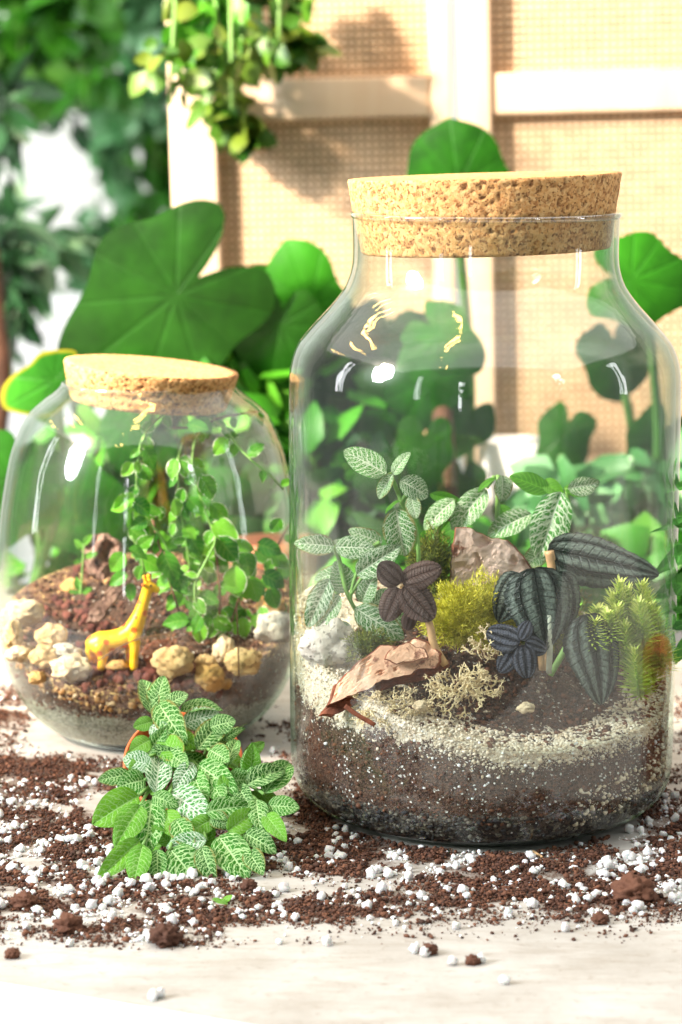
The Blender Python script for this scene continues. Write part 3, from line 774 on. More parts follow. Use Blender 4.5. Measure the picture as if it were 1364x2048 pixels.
# bigger clods, each a thing
CL = [(330, 1888, .0062, 'round dark soil clod at the front edge of the litter'), (137, 1862, .0055, 'reddish brown soil clod left of the round dark one'),
      (498, 1780, .0036, 'small dark clod by the torn leaf scrap'), (1268, 1804, .0085, 'largest soil clod at the right of the table'),
      (50, 1815, .005, 'soil clod near the left end of the table'), (945, 1928, .0028, 'small clod out on the clean table front'),
      (858, 1908, .0032, 'clod beside white granules in front of tall jar'), (1200, 1846, .0035, 'flat clod below the largest one'), (25, 1915, .003, 'tiny clod by the left end of the white table edge')]
for px, py, s, lb in CL:
    g = ground(px, py); V0, F0 = ICO[4]
    V = []
    for v in V0:
        v = Vector(v); k = 1 + .35 * noise.noise(v * 2.2 + Vector((px, py, 0))) + .30 * noise.noise(v * 4 + Vector((px, 0, 0))) + .26 * noise.noise(v * 11 + Vector((px, 0, 0)))
        V.append((g.x + v.x * k * s, g.y + v.y * k * s, s * .55 + v.z * k * s * .75))
    o = obj('soil_clod', V, F0, M_crumb, None, smooth=False, attr={'rnd': [.3 + .5 * random.random()] * len(V)}); tag(o, lb, 'soil clod', 'soil clods on the table')
# perlite
pl = []; tries = 0
while len(pl) < 3500 and tries < 500000:
    tries += 1
    px, py = random.uniform(-60, 1430), random.uniform(1360, 1960)
    dd = dust_px(px, py)
    w_ = dd * (.25 + .75 * min(1, max(0, (py - 1500) / 220)))
    if px < 460: w_ *= 1.25
    cl = .4 + 1.6 * noise.noise(Vector((px / 60, py / 26, 9)))
    if random.random() > w_ * cl * .75: continue
    g = ground(px, py)
    if in_jar(g.x, g.y, .002) or not on_table(g): continue
    s = min(.0025, .00028 + random.expovariate(1 / .0005))
    pl.append((s / (g - CAM).length, g, s))
for px, py in [(560, 1560), (548, 1506), (830, 1905), (850, 1912), (905, 1930), (960, 1925), (1010, 1968), (320, 1995), (306, 2000), (1130, 1862), (655, 1890)]:
    g = ground(px, py); pl.append((.0022, g, .0022))
pl.sort(key=lambda q: -q[0])
perl_meshes = []
for k in range(8):
    V0, F0 = ICO[2]; V = []
    for v in V0:
        v = Vector(v); V.append(v * (1 + .50 * noise.noise(v * 1.7 + Vector((k * 7, 0, 0))) + .40 * noise.noise(v * 4.0 + Vector((0, k * 5, 0)))))
    perl_meshes.append(mk('perlite_granule', [tuple(v) for v in V], F0, M_perl, smooth=False, attr={'rnd': [k / 8] * len(V)}))
for i, (a, g, s) in enumerate(pl[:300]):
    M = Matrix.LocRotScale(Vector((g.x, g.y, s * .8)), Euler((random.random() * 6, random.random() * 6, random.random() * 6)), Vector((s * random.uniform(.8, 1.2), s, s * random.uniform(.75, 1.1))))
    o = link('perlite_granule', perl_meshes[i % 8], None, M)
    tag(o, 'white perlite granule lying in the spilled soil on the table', 'perlite granule', 'white perlite granules scattered on the table')
rest = pl[300:]
o = crumbs('perlite_bits', [(g.x, g.y, s * .8) for a, g, s in rest], [s for a, g, s in rest], M_perl, None, 2, .20, .9)
tag(o, 'small white perlite bits mixed into the spilled soil', 'perlite', kind='stuff')

# ================================================================== STONES AND GRAVEL
def stone(px, py, wpx, hpx, Y, mat, label, name='limestone_rock', cat='stone', group='yellow limestone rocks in the rounded jar', seed=None, dep=.8, rough=1.0):
    c = at(px, py, Y); k = (c - CAM).length / FPX
    sx, sz = wpx * k / 2, hpx * k / 2; sy = (sx + sz) / 2 * dep
    V0, F0 = ICO[4]; sd = Vector((px * .37, py * .21, 1.7)); V = []
    for v in V0:
        v = Vector(v)
        f = 1 + rough * (.28 * noise.noise(v * 1.3 + sd) + .16 * noise.noise(v * 3.1 + sd) + .09 * noise.noise(v * 8 + sd) + .06 * noise.noise(v * 17 + sd)) - rough * .16 * max(0, noise.noise(v * 4.5 + sd * 2)) ** .5
        V.append((c.x + v.x * f * sx, c.y + v.y * f * sy, c.z + v.z * f * sz))
    o = obj(name, V, F0, mat); return tag(o, label, cat, group)
YF = JL.y - .066
ST = [(45, 1226, 84, 54, JL.y - .025, M_limep, 'broad pale rock uppermost at the left wall of the rounded jar'),
      (26, 1270, 42, 62, JL.y - .040, M_lime, 'upright rock against the far left glass of the rounded jar'),
      (102, 1272, 62, 48, JL.y - .050, M_lime, 'rounded rock left of the toy giraffe rump'),
      (89, 1313, 54, 46, JL.y - .058, M_lime, 'angular rock below the rounded one left of the giraffe'),
      (36, 1308, 50, 34, JL.y - .052, M_limep, 'low pale rock at the left above the amber gravel'),
      (143, 1335, 80, 56, JL.y - .066, M_limep, 'wide pitted rock in front of the giraffe tail with a lava bit on it'),
      (127, 1302, 66, 28, JL.y - .054, M_pale, 'flat greyish stone between the rounded rock and the giraffe'),
      (345, 1324, 82, 66, JL.y - .068, M_lime, 'large knobbly yellow rock in front of the giraffe head side'),
      (234, 1331, 42, 24, JL.y - .056, M_limed, 'small ochre rock between the giraffe legs'),
      (412, 1328, 46, 36, JL.y - .058, M_lime, 'rounded rock right of the knobbly yellow rock'),
      (420, 1356, 60, 54, JL.y - .067, M_limed, 'ochre brown rock with dark marks at the front'),
      (448, 1299, 42, 60, JL.y - .048, M_limep, 'pale upright wedge rock under the fig foliage'),
      (486, 1327, 78, 56, JL.y - .056, M_lime, 'chunky rock behind the thin brown wire'),
      (541, 1216, 66, 40, JL.y - .012, M_limed, 'ochre rock highest at the right wall of the rounded jar'),
      (548, 1256, 84, 66, JL.y - .030, M_pale, 'large speckled greyish rock at the right wall'),
      (148, 1176, 48, 38, JL.y + .035, M_limed, 'rock at the back near the bark chunk'),
      (536, 1192, 38, 32, JL.y + .020, M_limed, 'small orange rock behind the right fig leaves'),
      (450, 1367, 30, 26, JL.y - .064, M_limed, 'smallest brown rock touching the ochre rock'),
      (74, 1355, 34, 26, JL.y - .062, M_limed, 'little tan rock low at the left in the amber gravel')]
for s in ST: stone(*s)
stone(660, 1290, 120, 96, -.040, M_pale, 'rough pale grey stone beneath the left fittonia in the tall jar', 'pale_stone', 'stone', None, dep=.8)
stone(842, 1412, 34, 22, -.086 + .01, M_limep, 'small white pebble in the sand band below the lichen', 'white_pebble', 'pebble', None)
stone(1052, 1416, 34, 22, -.078, M_limep, 'small white pebble in the sand right of the lichen', 'white_pebble', 'pebble', None)
# lava gravel: things
lava_meshes = []
for k in range(6):
    V0, F0 = ICO[2]; V = []
    for v in V0:
        v = Vector(v); V.append(tuple(v * (1 + .45 * noise.noise(v * 1.8 + Vector((k * 7, 2, 0))) + .3 * noise.noise(v * 4.5 + Vector((0, k * 5, 2))))))
    lava_meshes.append(mk('lava_piece', V, F0, M_lava, smooth=False, attr={'rnd': [k / 6] * len(V)}))
def scatter_px(n, cx, cy, sx, sy, smin, smax, meshes, name, label, cat, group, lift=.001):
    for i in range(n):
        for _ in range(60):
            px, py = random.gauss(cx, sx), random.gauss(cy, sy)
            # march along the ray to the bed surface in the rounded jar
            d = ray(px, py); hit = None
            for q in range(140):
                t_ = 1.15 + q * .002; p = CAM + d * (t_ / d.length)
                if math.hypot(p.x - JL.x, p.y - JL.y) < .0775 and p.z < surfL(p.x, p.y): hit = p; break
            if hit: break
        if not hit: continue
        s = random.uniform(smin, smax)
        M = Matrix.LocRotScale(hit + Vector((0, 0, lift * random.random() + s * .3)), Euler((random.random() * 6, random.random() * 6, random.random() * 6)), Vector((s, s * random.uniform(.7, 1.1), s * random.uniform(.6, 1))))
        tag(link(name, meshes[i % len(meshes)], None, M), label, cat, group)
LG = ('lava_piece', 'reddish brown porous lava piece in the grit bed of the rounded jar', 'lava gravel', 'crushed red lava pieces in the rounded jar')
scatter_px(70, 240, 1345, 50, 16, .0016, .0034, lava_meshes, *LG)
scatter_px(34, 340, 1368, 50, 12, .0016, .0034, lava_meshes, *LG)
scatter_px(55, 150, 1240, 50, 26, .0014, .003, lava_meshes, *LG)
scatter_px(22, 80, 1340, 40, 18, .0014, .003, lava_meshes, *LG)
scatter_px(24, 180, 1110, 30, 22, .0014, .0035, lava_meshes, *LG)
amb = []
for k in range(5):
    V0, F0 = ICO[2]; V = []
    for v in V0:
        v = Vector(v); V.append(tuple(v * (1 + .3 * noise.noise(v * 1.5 + Vector((k * 3, 9, 0))))))
    amb.append(mk('amber_pebble', V, F0, M_amber, attr={'rnd': [k / 4] * len(V)}))
# amber gravel against the front glass
for i in range(110):
    a = R(random.uniform(192, 284)); z = hL(math.cos(a) * .9, math.sin(a) * .9) + random.gauss(-.0045, .0035)
    r = rad_at(profL, z, .0036); s = random.uniform(.0011, .0026)
    M = Matrix.LocRotScale(Vector((JL.x + r * math.cos(a), JL.y + r * math.sin(a), z)), Euler((random.random() * 6, random.random() * 6, 0)), Vector((s, s * .8, s * .7)))
    tag(link('amber_pebble', amb[i % 5], None, M), 'translucent amber pebble in the band behind the rounded jar front', 'pebble', 'amber gravel in the rounded jar')

# ================================================================== LEAF MESHES
def leaf_mesh(name, mat, nx=7, ny=12, a=.5, tipp=1.0, fold=.12, arch=.25, quilt=0.0, nq=9, wave=.0, seed=0, cord=0.0, curlside=.1, serr=0.0, rnd_=.66):
    """unit leaf: x across (width 1), y 0..1 along, z up"""
    rs = random.Random(seed); V = []; UV = []; ED = []
    ph1, ph2 = rs.random() * 6, rs.random() * 6
    for j in range(ny + 1):
        v = j / ny
        vv = min(max(v, .004), .996)
        wd = (math.sin(math.pi * vv ** a) ** rnd_) * (1 - .12 * vv) if tipp >= 1 else (math.sin(math.pi * vv ** a) ** tipp)
        for i in range(nx + 1):
            u = i / nx; x = (u - .5) * 2
            xs = x * wd * .5
            if serr: xs *= 1 + serr * math.sin(v * 60) * (abs(x) > .9)
            y = v - cord * abs(x) * (1 - v) ** 3 * .6 * (1 if v < .5 else 1)
            z = fold * abs(x) * wd * .5 - arch * (v - .15) ** 2 * (1 if v > .15 else 0) - curlside * (x * wd) ** 2 * .3
            z += wave * math.sin(v * 9 + ph1 + (x > 0) * 1.3) * x * x * .5
            if quilt:
                phs = (v - .21 * abs(x) ** 1.25) * nq; z += quilt * math.sin(math.pi * (phs % 1)) * min(1, abs(x) * 3) * (1 - abs(x) ** 4)
            V.append((xs, y, z)); UV.append((u, v)); ED.append(min(1 - abs(x), (1 - v) * 1.3, 1))
    F = []
    for j in range(ny):
        for i in range(nx): F.append((j * (nx + 1) + i, j * (nx + 1) + i + 1, (j + 1) * (nx + 1) + i + 1, (j + 1) * (nx + 1) + i))
    return mk(name, V, F, mat, uv=UV, attr={'edge': ED})
def variants(mat, n=4, **k):
    out = []
    for i in range(n):
        kk = dict(k); kk['seed'] = i; kk['arch'] = kk.get('arch', .25) * (.6 + .3 * i); kk['fold'] = kk.get('fold', .12) * (.6 + .3 * i)
        out.append(leaf_mesh('leaf', mat, **kk))
    return out
FIT = dict(rnd_=.56, nx=12, ny=18, a=.90, fold=.22, arch=.28, quilt=.022, wave=.05)
L_N = variants(M_fitN, 4, **FIT); L_B = variants(M_fitB, 4, **FIT); L_G = variants(M_fitG, 3, **FIT); L_W = variants(M_fitW, 3, **FIT)
L_P = variants(M_plain, 3, **dict(FIT, quilt=.008))
PIL = dict(nx=16, ny=26, a=.68, rnd_=.60, fold=.10, arch=.32, quilt=.026, nq=13, wave=.06, curlside=.5, serr=.03)
L_D = variants(M_pilea, 4, **PIL); L_DB = variants(M_pileaB, 3, **dict(PIL, arch=.3, rnd_=.45, a=.9, nq=8)); L_DP = variants(M_pileaP, 3, **dict(PIL, arch=.3, rnd_=.45, a=.9, nq=8))
L_F = variants(M_fig, 5, nx=8, ny=8, a=.70, rnd_=.8, fold=.25, arch=.25, wave=.10, cord=.25)
L_FN = variants(M_fern, 3, nx=4, ny=12, a=.8, fold=.25, arch=.4, tipp=1.3)

def leaf_at(parent, mesh, b, tip, width, Y, dy=0.0, roll=0.0, up=.45, name='leaf', label=None):
    """base/tip in photo pixels placed on real depth planes"""
    B = at(b[0], b[1], Y); T = at(tip[0], tip[1], Y + dy)
    k = (B - CAM).length / FPX
    yv = T - B; L = yv.length; yv.normalize()
    n = Vector((0, -1, up)).normalized()
    n = (n - yv * n.dot(yv)).normalized()
    n = Matrix.Rotation(R(roll), 3, yv) @ n
    xv = yv.cross(n)
    W = width * k
    M = Matrix(((xv.x * W, yv.x * L, n.x * L, B.x), (xv.y * W, yv.y * L, n.y * L, B.y), (xv.z * W, yv.z * L, n.z * L, B.z), (0, 0, 0, 1)))
    o = link(name, mesh, parent, M)
    if label: o['label'] = label
    return o
def stem(parent, pts, Y, r0, r1, mat, name='stem', ygrad=0.0):
    P = [at(p[0], p[1], (p[2] if len(p) > 2 else Y)) for p in pts]; C = curve_pts(P, 4)
    rr = [r0 + (r1 - r0) * i / (len(C) - 1) for i in range(len(C))]
    V, F = tube(C, rr, 7); return obj(name, V, F, mat, parent)

# ---- tall jar: white-veined plant on the left and back
g = at(705, 1250, -.02)
fa = empty('fittonia_plant', (g.x, g.y, g.z), 'white veined fittonia climbing the left side of the tall jar', 'plant')
YA = -.035
DA = [((772, 948), (689, 899), 60, 0, 'N', 8), ((787, 948), (814, 906), 30, 0, 'N', -20), ((786, 949), (752, 997), 32, 0, 'N', 15), ((800, 961), (860, 992), 52, 0, 'N', 0),
      ((822, 992), (832, 1037), 34, 0, 'N', 10), ((800, 1003), (768, 1021), 14, 0, 'P', 50), ((792, 1016), (808, 1116), 72, 0, 'N', 5),
      ((668, 1092), (594, 1086), 46, 0, 'N', -8), ((671, 1094), (747, 1096), 50, 0, 'N', 6), ((764, 1085), (700, 1062), 40, .006, 'N', -15),
      ((714, 1148), (795, 1096), 56, 0, 'N', 12), ((690, 1184), (676, 1128), 56, .004, 'N', 10), ((658, 1158), (616, 1254), 54, -.006, 'W', -10),
      ((678, 1190), (634, 1260), 44, 0, 'N', 10), ((711, 1216), (806, 1278), 66, -.006, 'N', 10), ((724, 1204), (744, 1155), 44, .004, 'N', -5),
      ((690, 1142), (628, 1158), 40, .006, 'N', 10), ((735, 1215), (790, 1180), 42, .006, 'N', -12), ((700, 1250), (660, 1275), 36, .002, 'N', 0),
      ((760, 1150), (735, 1120), 34, .012, 'P', 0), ((720, 1230), (830, 1240), 44, .012, 'N', 18), ((668, 1080), (690, 1110), 34, .012, 'N', 0)]
LM = {'N': L_N, 'B': L_B, 'G': L_G, 'W': L_W, 'P': L_P}
for i, (b, tp, w_, dy, kd, rl) in enumerate(DA):
    leaf_at(fa, LM[kd][i % len(LM[kd])], b, tp, w_, YA + (dy if dy > .003 else 0), dy=-.004 + random.uniform(-.004, .006), roll=rl, up=.35)
for pts in ([(779, 945), (790, 970), (806, 1010), (826, 1040), (835, 1080), (836, 1150), (820, 1240)], [(668, 1090), (680, 1125), (692, 1180), (712, 1222), (730, 1260)],
            [(700, 1190), (728, 1150), (745, 1135)], [(676, 1190), (662, 1160)], [(800, 1005), (815, 985)], [(712, 1222), (735, 1212)], [(760, 1085), (740, 1100), (712, 1150), (700, 1200)]):
    stem(fa, pts, YA + .002, .0011, .0010, M_stemG)
g = at(1000, 1180, .03)
fb = empty('fittonia_plant', (g.x, g.y, g.z), 'white veined fittonia with plain green leaves behind the standing bark', 'plant')
DB = [((908, 1000), (846, 1056), 46, 0, 'N', 10), ((972, 978), (902, 1060), 58, 0, 'N', 0), ((836, 1116), (900, 1044), 62, .01, 'P', 10), ((860, 988), (922, 1004), 26, .008, 'P', 20),
      ((990, 958), (954, 978), 16, 0, 'P', 40), ((1004, 951), (1008, 1003), 44, 0, 'N', -20), ((1096, 982), (1024, 950), 46, .004, 'P', 8), ((1086, 962), (1126, 990), 34, .006, 'P', 0),
      ((1136, 976), (1200, 968), 44, 0, 'N', 30), ((1122, 984), (1076, 1121), 84, -.004, 'W', 0), ((1062, 1028), (974, 1068), 52, 0, 'N', 0), ((1128, 975), (1172, 990), 30, .004, 'P', -30),
      ((880, 1080), (850, 1130), 50, .012, 'P', 0), ((1090, 1100), (1050, 1130), 46, .012, 'N', 0), ((1000, 1010), (1030, 1060), 34, .014, 'P', 10)]
for i, (b, tp, w_, dy, kd, rl) in enumerate(DB):
    leaf_at(fb, LM[kd][(i + 1) % len(LM[kd])], b, tp, w_, .012 + dy, dy=random.uniform(-.006, .002), roll=rl, up=.3)
for pts in ([(996, 950), (995, 1010), (992, 1100), (990, 1200)], [(1132, 976), (1138, 1040), (1120, 1110), (1080, 1190)], [(908, 998), (880, 1050), (860, 1110), (870, 1190)], [(972, 975), (990, 952)]):
    stem(fb, pts, .016, .0013, .0011, M_stemG)

# ---- dark silver leaves
g = at(1090, 1330, -.03)
pa = empty('silver_leaf_plant', (g.x, g.y, g.z), 'dark plant with large quilted silver banded leaves in the tall jar', 'plant')
def pl_leaf(parent, S_, i, b, tp, w_, Y, dy=0, rl=0, up=.4, **k): return leaf_at(parent, S_[i % len(S_)], b, tp, w_, Y, dy, rl, up, **k)
pl_leaf(pa, L_D, 0, (1096, 1098), (1322, 1142), 112, -.020, -.004, 8, .7, label='longest silver banded leaf reaching toward the right wall')
pl_leaf(pa, L_D, 1, (1068, 1136), (1098, 1296), 140, -.052, -.012, 0, .9, label='broad drooping centre leaf')
pl_leaf(pa, L_D, 2, (1046, 1150), (988, 1236), 96, -.044, -.006, 14, .8)
pl_leaf(pa, L_D, 3, (1110, 1146), (1146, 1262), 104, -.044, -.006, -14, .8)
pl_leaf(pa, L_D, 1, (1176, 1228), (1214, 1404), 122, -.052, -.014, -8, .8, label='lower right leaf bent down against the glass')
stem(pa, [(1098, 1102), (1104, 1140), (1100, 1210), (1088, 1330)], -.022, .0024, .0022, M_stemO, 'petiole')
stem(pa, [(1098, 1230, -.056), (1100, 1290, -.056), (1098, 1345, -.05)], -.056, .0016, .0014, M_stemP, 'petiole')
stem(pa, [(1162, 1236), (1135, 1290), (1100, 1350)], -.045, .0018, .0016, M_stemG, 'petiole')
stem(pa, [(1050, 1150), (1075, 1250), (1085, 1340)], -.038, .0018, .0018, M_stemO, 'petiole')
stem(pa, [(1112, 1150), (1100, 1250), (1090, 1340)], -.038, .0018, .0018, M_stemO, 'petiole')
for i, (b, tp, w_, dy) in enumerate([((1040, 1284), (974, 1262), 62, 0), ((1036, 1290), (996, 1346), 48, 0), ((1046, 1290), (1056, 1356), 54, -.004), ((1050, 1284), (1096, 1300), 44, .002), ((1040, 1280), (1060, 1240), 36, .004)]):
    pl_leaf(pa, L_DP, i, b, tp, w_, -.066, dy, 0, .5)
g = at(872, 1310, -.055)
pb = empty('bronze_leaf_plant', (g.x, g.y, g.z), 'small bronze leaved rosette on a bent orange stalk above the bark', 'plant')
for i, (b, tp, w_) in enumerate([((801, 1166), (760, 1128), 56), ((804, 1163), (878, 1132), 60), ((798, 1176), (768, 1242), 56), ((808, 1172), (868, 1238), 74), ]):
    pl_leaf(pb, L_DB, i, b, tp, w_, -.062 + .002 * (i % 3), -.003, 0, .5)
pl_leaf(pb, L_DB, 1, (822, 1226), (812, 1262), 34, -.052, 0, 0, .4)
stem(pb, [(803, 1170), (835, 1205), (858, 1245), (868, 1290), (890, 1330)], -.060, .0015, .0022, M_stemO, 'stalk')

# ---- bark pieces
def slab(px_poly, Y, thick, mats, label, name='bark_piece', tilt=(0, 0), seed=1, amp=.0007, cat='bark', grp=None, parent=None):
    """polygon outline (photo px) as a layered bark slab with real thickness; tilt = dY per px in x and y"""
    bm = bmesh.new(); cx = sum(p[0] for p in px_poly) / len(px_poly); cy_ = sum(p[1] for p in px_poly) / len(px_poly)
    ol = []
    m = len(px_poly)
    for i in range(m):       # subdivide + roughen outline
        a, b = px_poly[i], px_poly[(i + 1) % m]
        for k in range(5):
            t_ = k / 5; x = a[0] + (b[0] - a[0]) * t_; y = a[1] + (b[1] - a[1]) * t_
            ol.append((x + 4 * noise.noise(Vector((x / 14, y / 14, seed))), y + 4 * noise.noise(Vector((x / 14, y / 14, seed + 9)))))
    rings = []
    fr = [(1.0, 0.0), (1.0, .25), (.985, .27), (.975, .5), (.99, .52), (.97, .8), (.93, 1.0)]
    for s_, tt in fr + [(q / 16, 1.0) for q in range(14, 0, -1)]:
        ring = []
        for (x, y) in ol:
            X, Y_ = cx + (x - cx) * s_, cy_ + (y - cy_) * s_
            p = at(X, Y_, Y + tilt[0] * (X - cx) + tilt[1] * (Y_ - cy_))
            nrm = Vector((-tilt[0] * 2000, -1, .3)).normalized()
            d = thick * (tt - 1) + (amp * noise.noise(p * 120 + Vector((seed, 0, 0))) + amp * .6 * abs(noise.noise(p * 320)) if tt == 1 and s_ < .95 else 0)
            q = noise.noise(p * 160 + Vector((seed, 5, 0)))
            if tt == 1 and s_ < .95 and q > .18: d -= thick * min(.22, (q - .18) * 3)
            ring.append(bm.verts.new(p + nrm * d))
        rings.append(ring)
    n = len(ol)
    for j in range(len(rings) - 1):
        for i in range(n):
            f = bm.faces.new((rings[j][i], rings[j][(i + 1) % n], rings[j + 1][(i + 1) % n], rings[j + 1][i])); f.material_index = 1 if j < 6 else 0
    bm.faces.new(rings[-1]); f = bm.faces.new(rings[0][::-1]); f.material_index = 1
    bmesh.ops.recalc_face_normals(bm, faces=bm.faces)
    me = bpy.data.meshes.new(name); bm.to_mesh(me); bm.free()
    for m_ in mats: me.materials.append(m_)
    o = link(name, me, parent); return tag(o, label, cat, grp) if not parent else o
bko = slab([(652, 1412), (668, 1372), (706, 1330), (762, 1288), (800, 1290), (832, 1272), (862, 1284), (888, 1306), (878, 1334), (846, 1336), (820, 1350), (764, 1362), (724, 1384), (690, 1396)], -.067, .007, [M_barkO, M_barkE],
     'orange faced bark slab lying slanted on the sand in the tall jar', tilt=(0, -.00010), seed=3)
slab([(636, 1430), (668, 1392), (720, 1362), (790, 1342), (850, 1336), (898, 1318), (900, 1334), (850, 1360), (800, 1368), (748, 1386), (700, 1412), (664, 1432)], -.065, .004, [M_barkE, M_barkE], '', name='bark_layer', tilt=(0, -.0001), seed=23, parent=bko)
slab([(780, 1300), (812, 1284), (850, 1296), (858, 1314), (826, 1322), (792, 1326), (768, 1318)], -.0695, .002, [M_barkO, M_barkE], '', name='bark_layer', tilt=(0, -.0001), seed=27, parent=bko)
slab([(896, 1165), (900, 1100), (908, 1052), (936, 1052), (962, 1064), (985, 1072), (1015, 1078), (1050, 1112), (1072, 1146), (1060, 1190), (980, 1200), (900, 1195)], -.005, .010, [M_barkP, M_barkE],
     'greyish pink bark chunk standing upright in the middle of the tall jar', tilt=(.00006, 0), seed=8, amp=.0012)
slab([(172, 1246), (180, 1222), (212, 1182), (236, 1152), (262, 1140), (266, 1150), (240, 1186), (214, 1224), (196, 1246)], JL.y - .020, .006, [M_stick, M_stick],
     'weathered splinter of wood leaning behind the toy giraffe', name='wood_splinter', seed=12, amp=.0012, cat='wood')
slab([(170, 1130), (160, 1095), (180, 1066), (215, 1064), (240, 1080), (246, 1120), (240, 1175), (190, 1178)], JL.y + .045, .016, [M_stick, M_stick],
     'dark crumbly bark chunk at the back of the rounded jar', seed=15, amp=.006, cat='bark')
V, F = tube(curve_pts([at(690, 1412, -.086), at(715, 1430, -.0875), at(750, 1450, -.088)]), .0012, 6); tag(obj('twig', V, F, M_barkE), 'thin red brown twig under the bark slab', 'twig')
V, F = tube([at(473, 1205, JL.y - .064), at(476, 1290, JL.y - .067), at(478, 1358, JL.y - .066)], .0004, 5); tag(obj('brown_wire', V, F, M_stemB), 'thin brown wire standing upright before the fig foliage', 'wire')
for k, (a, b, c_, lb) in enumerate([((308, 1262), (318, 1282), (332, 1300), 'longer dry stalk beside the knobbly yellow rock'), ((340, 1276), (338, 1290), (336, 1302), 'short dry stalk on the knobbly yellow rock'), ((195, 1322), (270, 1280), (370, 1262), 'long curved dry root crossing in front of the toy giraffe')]):
    V, F = tube(curve_pts([at(*p, JL.y - .060 - .008 * (k == 2)) for p in (a, b, c_)]), .00035, 5); tag(obj('dry_stalk', V, F, M_stemB), lb, 'stalk')

# ---- lichen and moss
def lichen(c, rx, ry, rz, n, seed):
    rs = random.Random(seed); mb = MB()
    def branch(p, d, L, r, lev):
        q = p + d * L * rs.uniform(.7, 1.2)
        mb.add(tube([p, (p + q) / 2 + Vector([rs.gauss(0, L * .12) for _ in range(3)]), q], [r, r * .85, r * .7], 4))
        if lev > 0:
            for _ in range(rs.choice((2, 2, 3))):
                dd = (d + Vector([rs.gauss(0, .75) for _ in range(3)])).normalized(); branch(q, dd, L * .72, r * .72, lev - 1)
    for _ in range(n):
        u = Vector([rs.gauss(0, 1) for _ in range(3)]).normalized(); k = rs.random() ** .5 * .75
        branch(c + Vector((u.x * rx * k, u.y * ry * k, u.z * rz * k)), (u + Vector((0, -.5, .5))).normalized(), .0034, .00055, 3)
    return mb
c1 = at(925, 1380, -.070)
o = lichen(c1, .022, .010, .011, 60, 1).build('lichen_clump', M_lichen); tag(o, 'beige branching reindeer lichen tuft at the front centre of the tall jar', 'lichen', 'beige lichen tufts in the tall jar')
c2 = at(780, 1420, -.071)
o = lichen(c2, .021, .010, .008, 55, 2).build('lichen_clump', M_lichen); tag(o, 'low sandy lichen tuft below the orange bark slab', 'lichen', 'beige lichen tufts in the tall jar')
c2 = at(975, 1300, -.058)
o = lichen(c2, .010, .008, .011, 16, 4).build('lichen_clump', M_lichen); tag(o, 'narrow lichen tuft left of the steel coloured small leaves', 'lichen', 'beige lichen tufts in the tall jar')
def moss(c, rx, ry, rz, n, L, wd, seed):
    rs = np.random.RandomState(seed)
    u = rs.normal(size=(n, 3)); u /= np.linalg.norm(u, axis=1)[:, None]
    k = .75 + .3 * rs.rand(n, 1)
    lump = np.array([1 + .8 * noise.noise(Vector(q) * 2.6 + Vector((seed, 0, 0))) for q in u])[:, None]
    P = np.array(c)[None] + u * k * lump * np.array([[rx, ry, rz]])
    d = u + rs.normal(size=(n, 3)) * .6 + np.array([[0, 0, .4]]); d /= np.linalg.norm(d, axis=1)[:, None]
    s_ = np.cross(d, rs.normal(size=(n, 3))); s_ /= np.linalg.norm(s_, axis=1)[:, None]
    Ls = L * rs.uniform(.5, 1.3, (n, 1))
    b = np.cross(d, s_)
    V = np.stack([P - s_ * wd, P + s_ * wd, P + d * Ls * .55 + s_ * wd * .8 + b * Ls * .12, P + d * Ls * .55 - s_ * wd * .8 + b * Ls * .12, P + d * Ls], 1)
    i0 = np.arange(n)[:, None] * 5
    F = np.concatenate([i0 + np.array([[0, 1, 2]]), i0 + np.array([[0, 2, 3]]), i0 + np.array([[3, 2, 4]])])
    return V.reshape(-1, 3), F, np.repeat(rs.rand(n), 5)
def moss_obj(px, py, Y, rx, ry, rz, n, L, wd, mat, label, seed):
    c = at(px, py, Y); V, F, rn = moss(c, rx, ry, rz, n, L, wd, seed)
    root = empty('moss_clump', (c.x, c.y, c.z), label, 'moss', 'moss clumps in the tall jar')
    o = obj('moss_leaves', V, F, mat, root, attr={'rnd': rn}); o['kind'] = 'stuff'
    V0, F0 = ICO[3]; Vc = [(c.x + v[0] * rx * .8 * (1 + .25 * noise.noise(Vector(v) * 2.5 + Vector((seed, 0, 0)))), c.y + v[1] * ry * .8, c.z + v[2] * rz * .8) for v in V0]
    obj('moss_core', Vc, F0, mat, root, attr={'rnd': [.1] * len(Vc)})
moss_obj(925, 1230, -.036, .0160, .011, .0135, 10000, .0024, .00022, M_mossY, 'bright yellow moss mound below the standing bark', 1)
moss_obj(862, 1130, -.004, .010, .008, .013, 4500, .0024, .00022, M_mossD, 'dark olive moss left of the standing bark', 2)
moss_obj(990, 1215, -.028, .012, .010, .012, 4000, .0024, .00022, M_mossY, 'yellow moss partly hidden behind the centre silver leaf', 3)
moss_obj(735, 1290, -.052, .010, .008, .006, 2500, .002, .0002, M_mossD, 'thin dark moss fringe above the orange bark slab', 4)
moss_obj(1090, 1250, .010, .022, .014, .014, 5000, .0024, .00022, M_mossD, 'dark moss at the back behind the silver leaves', 5)
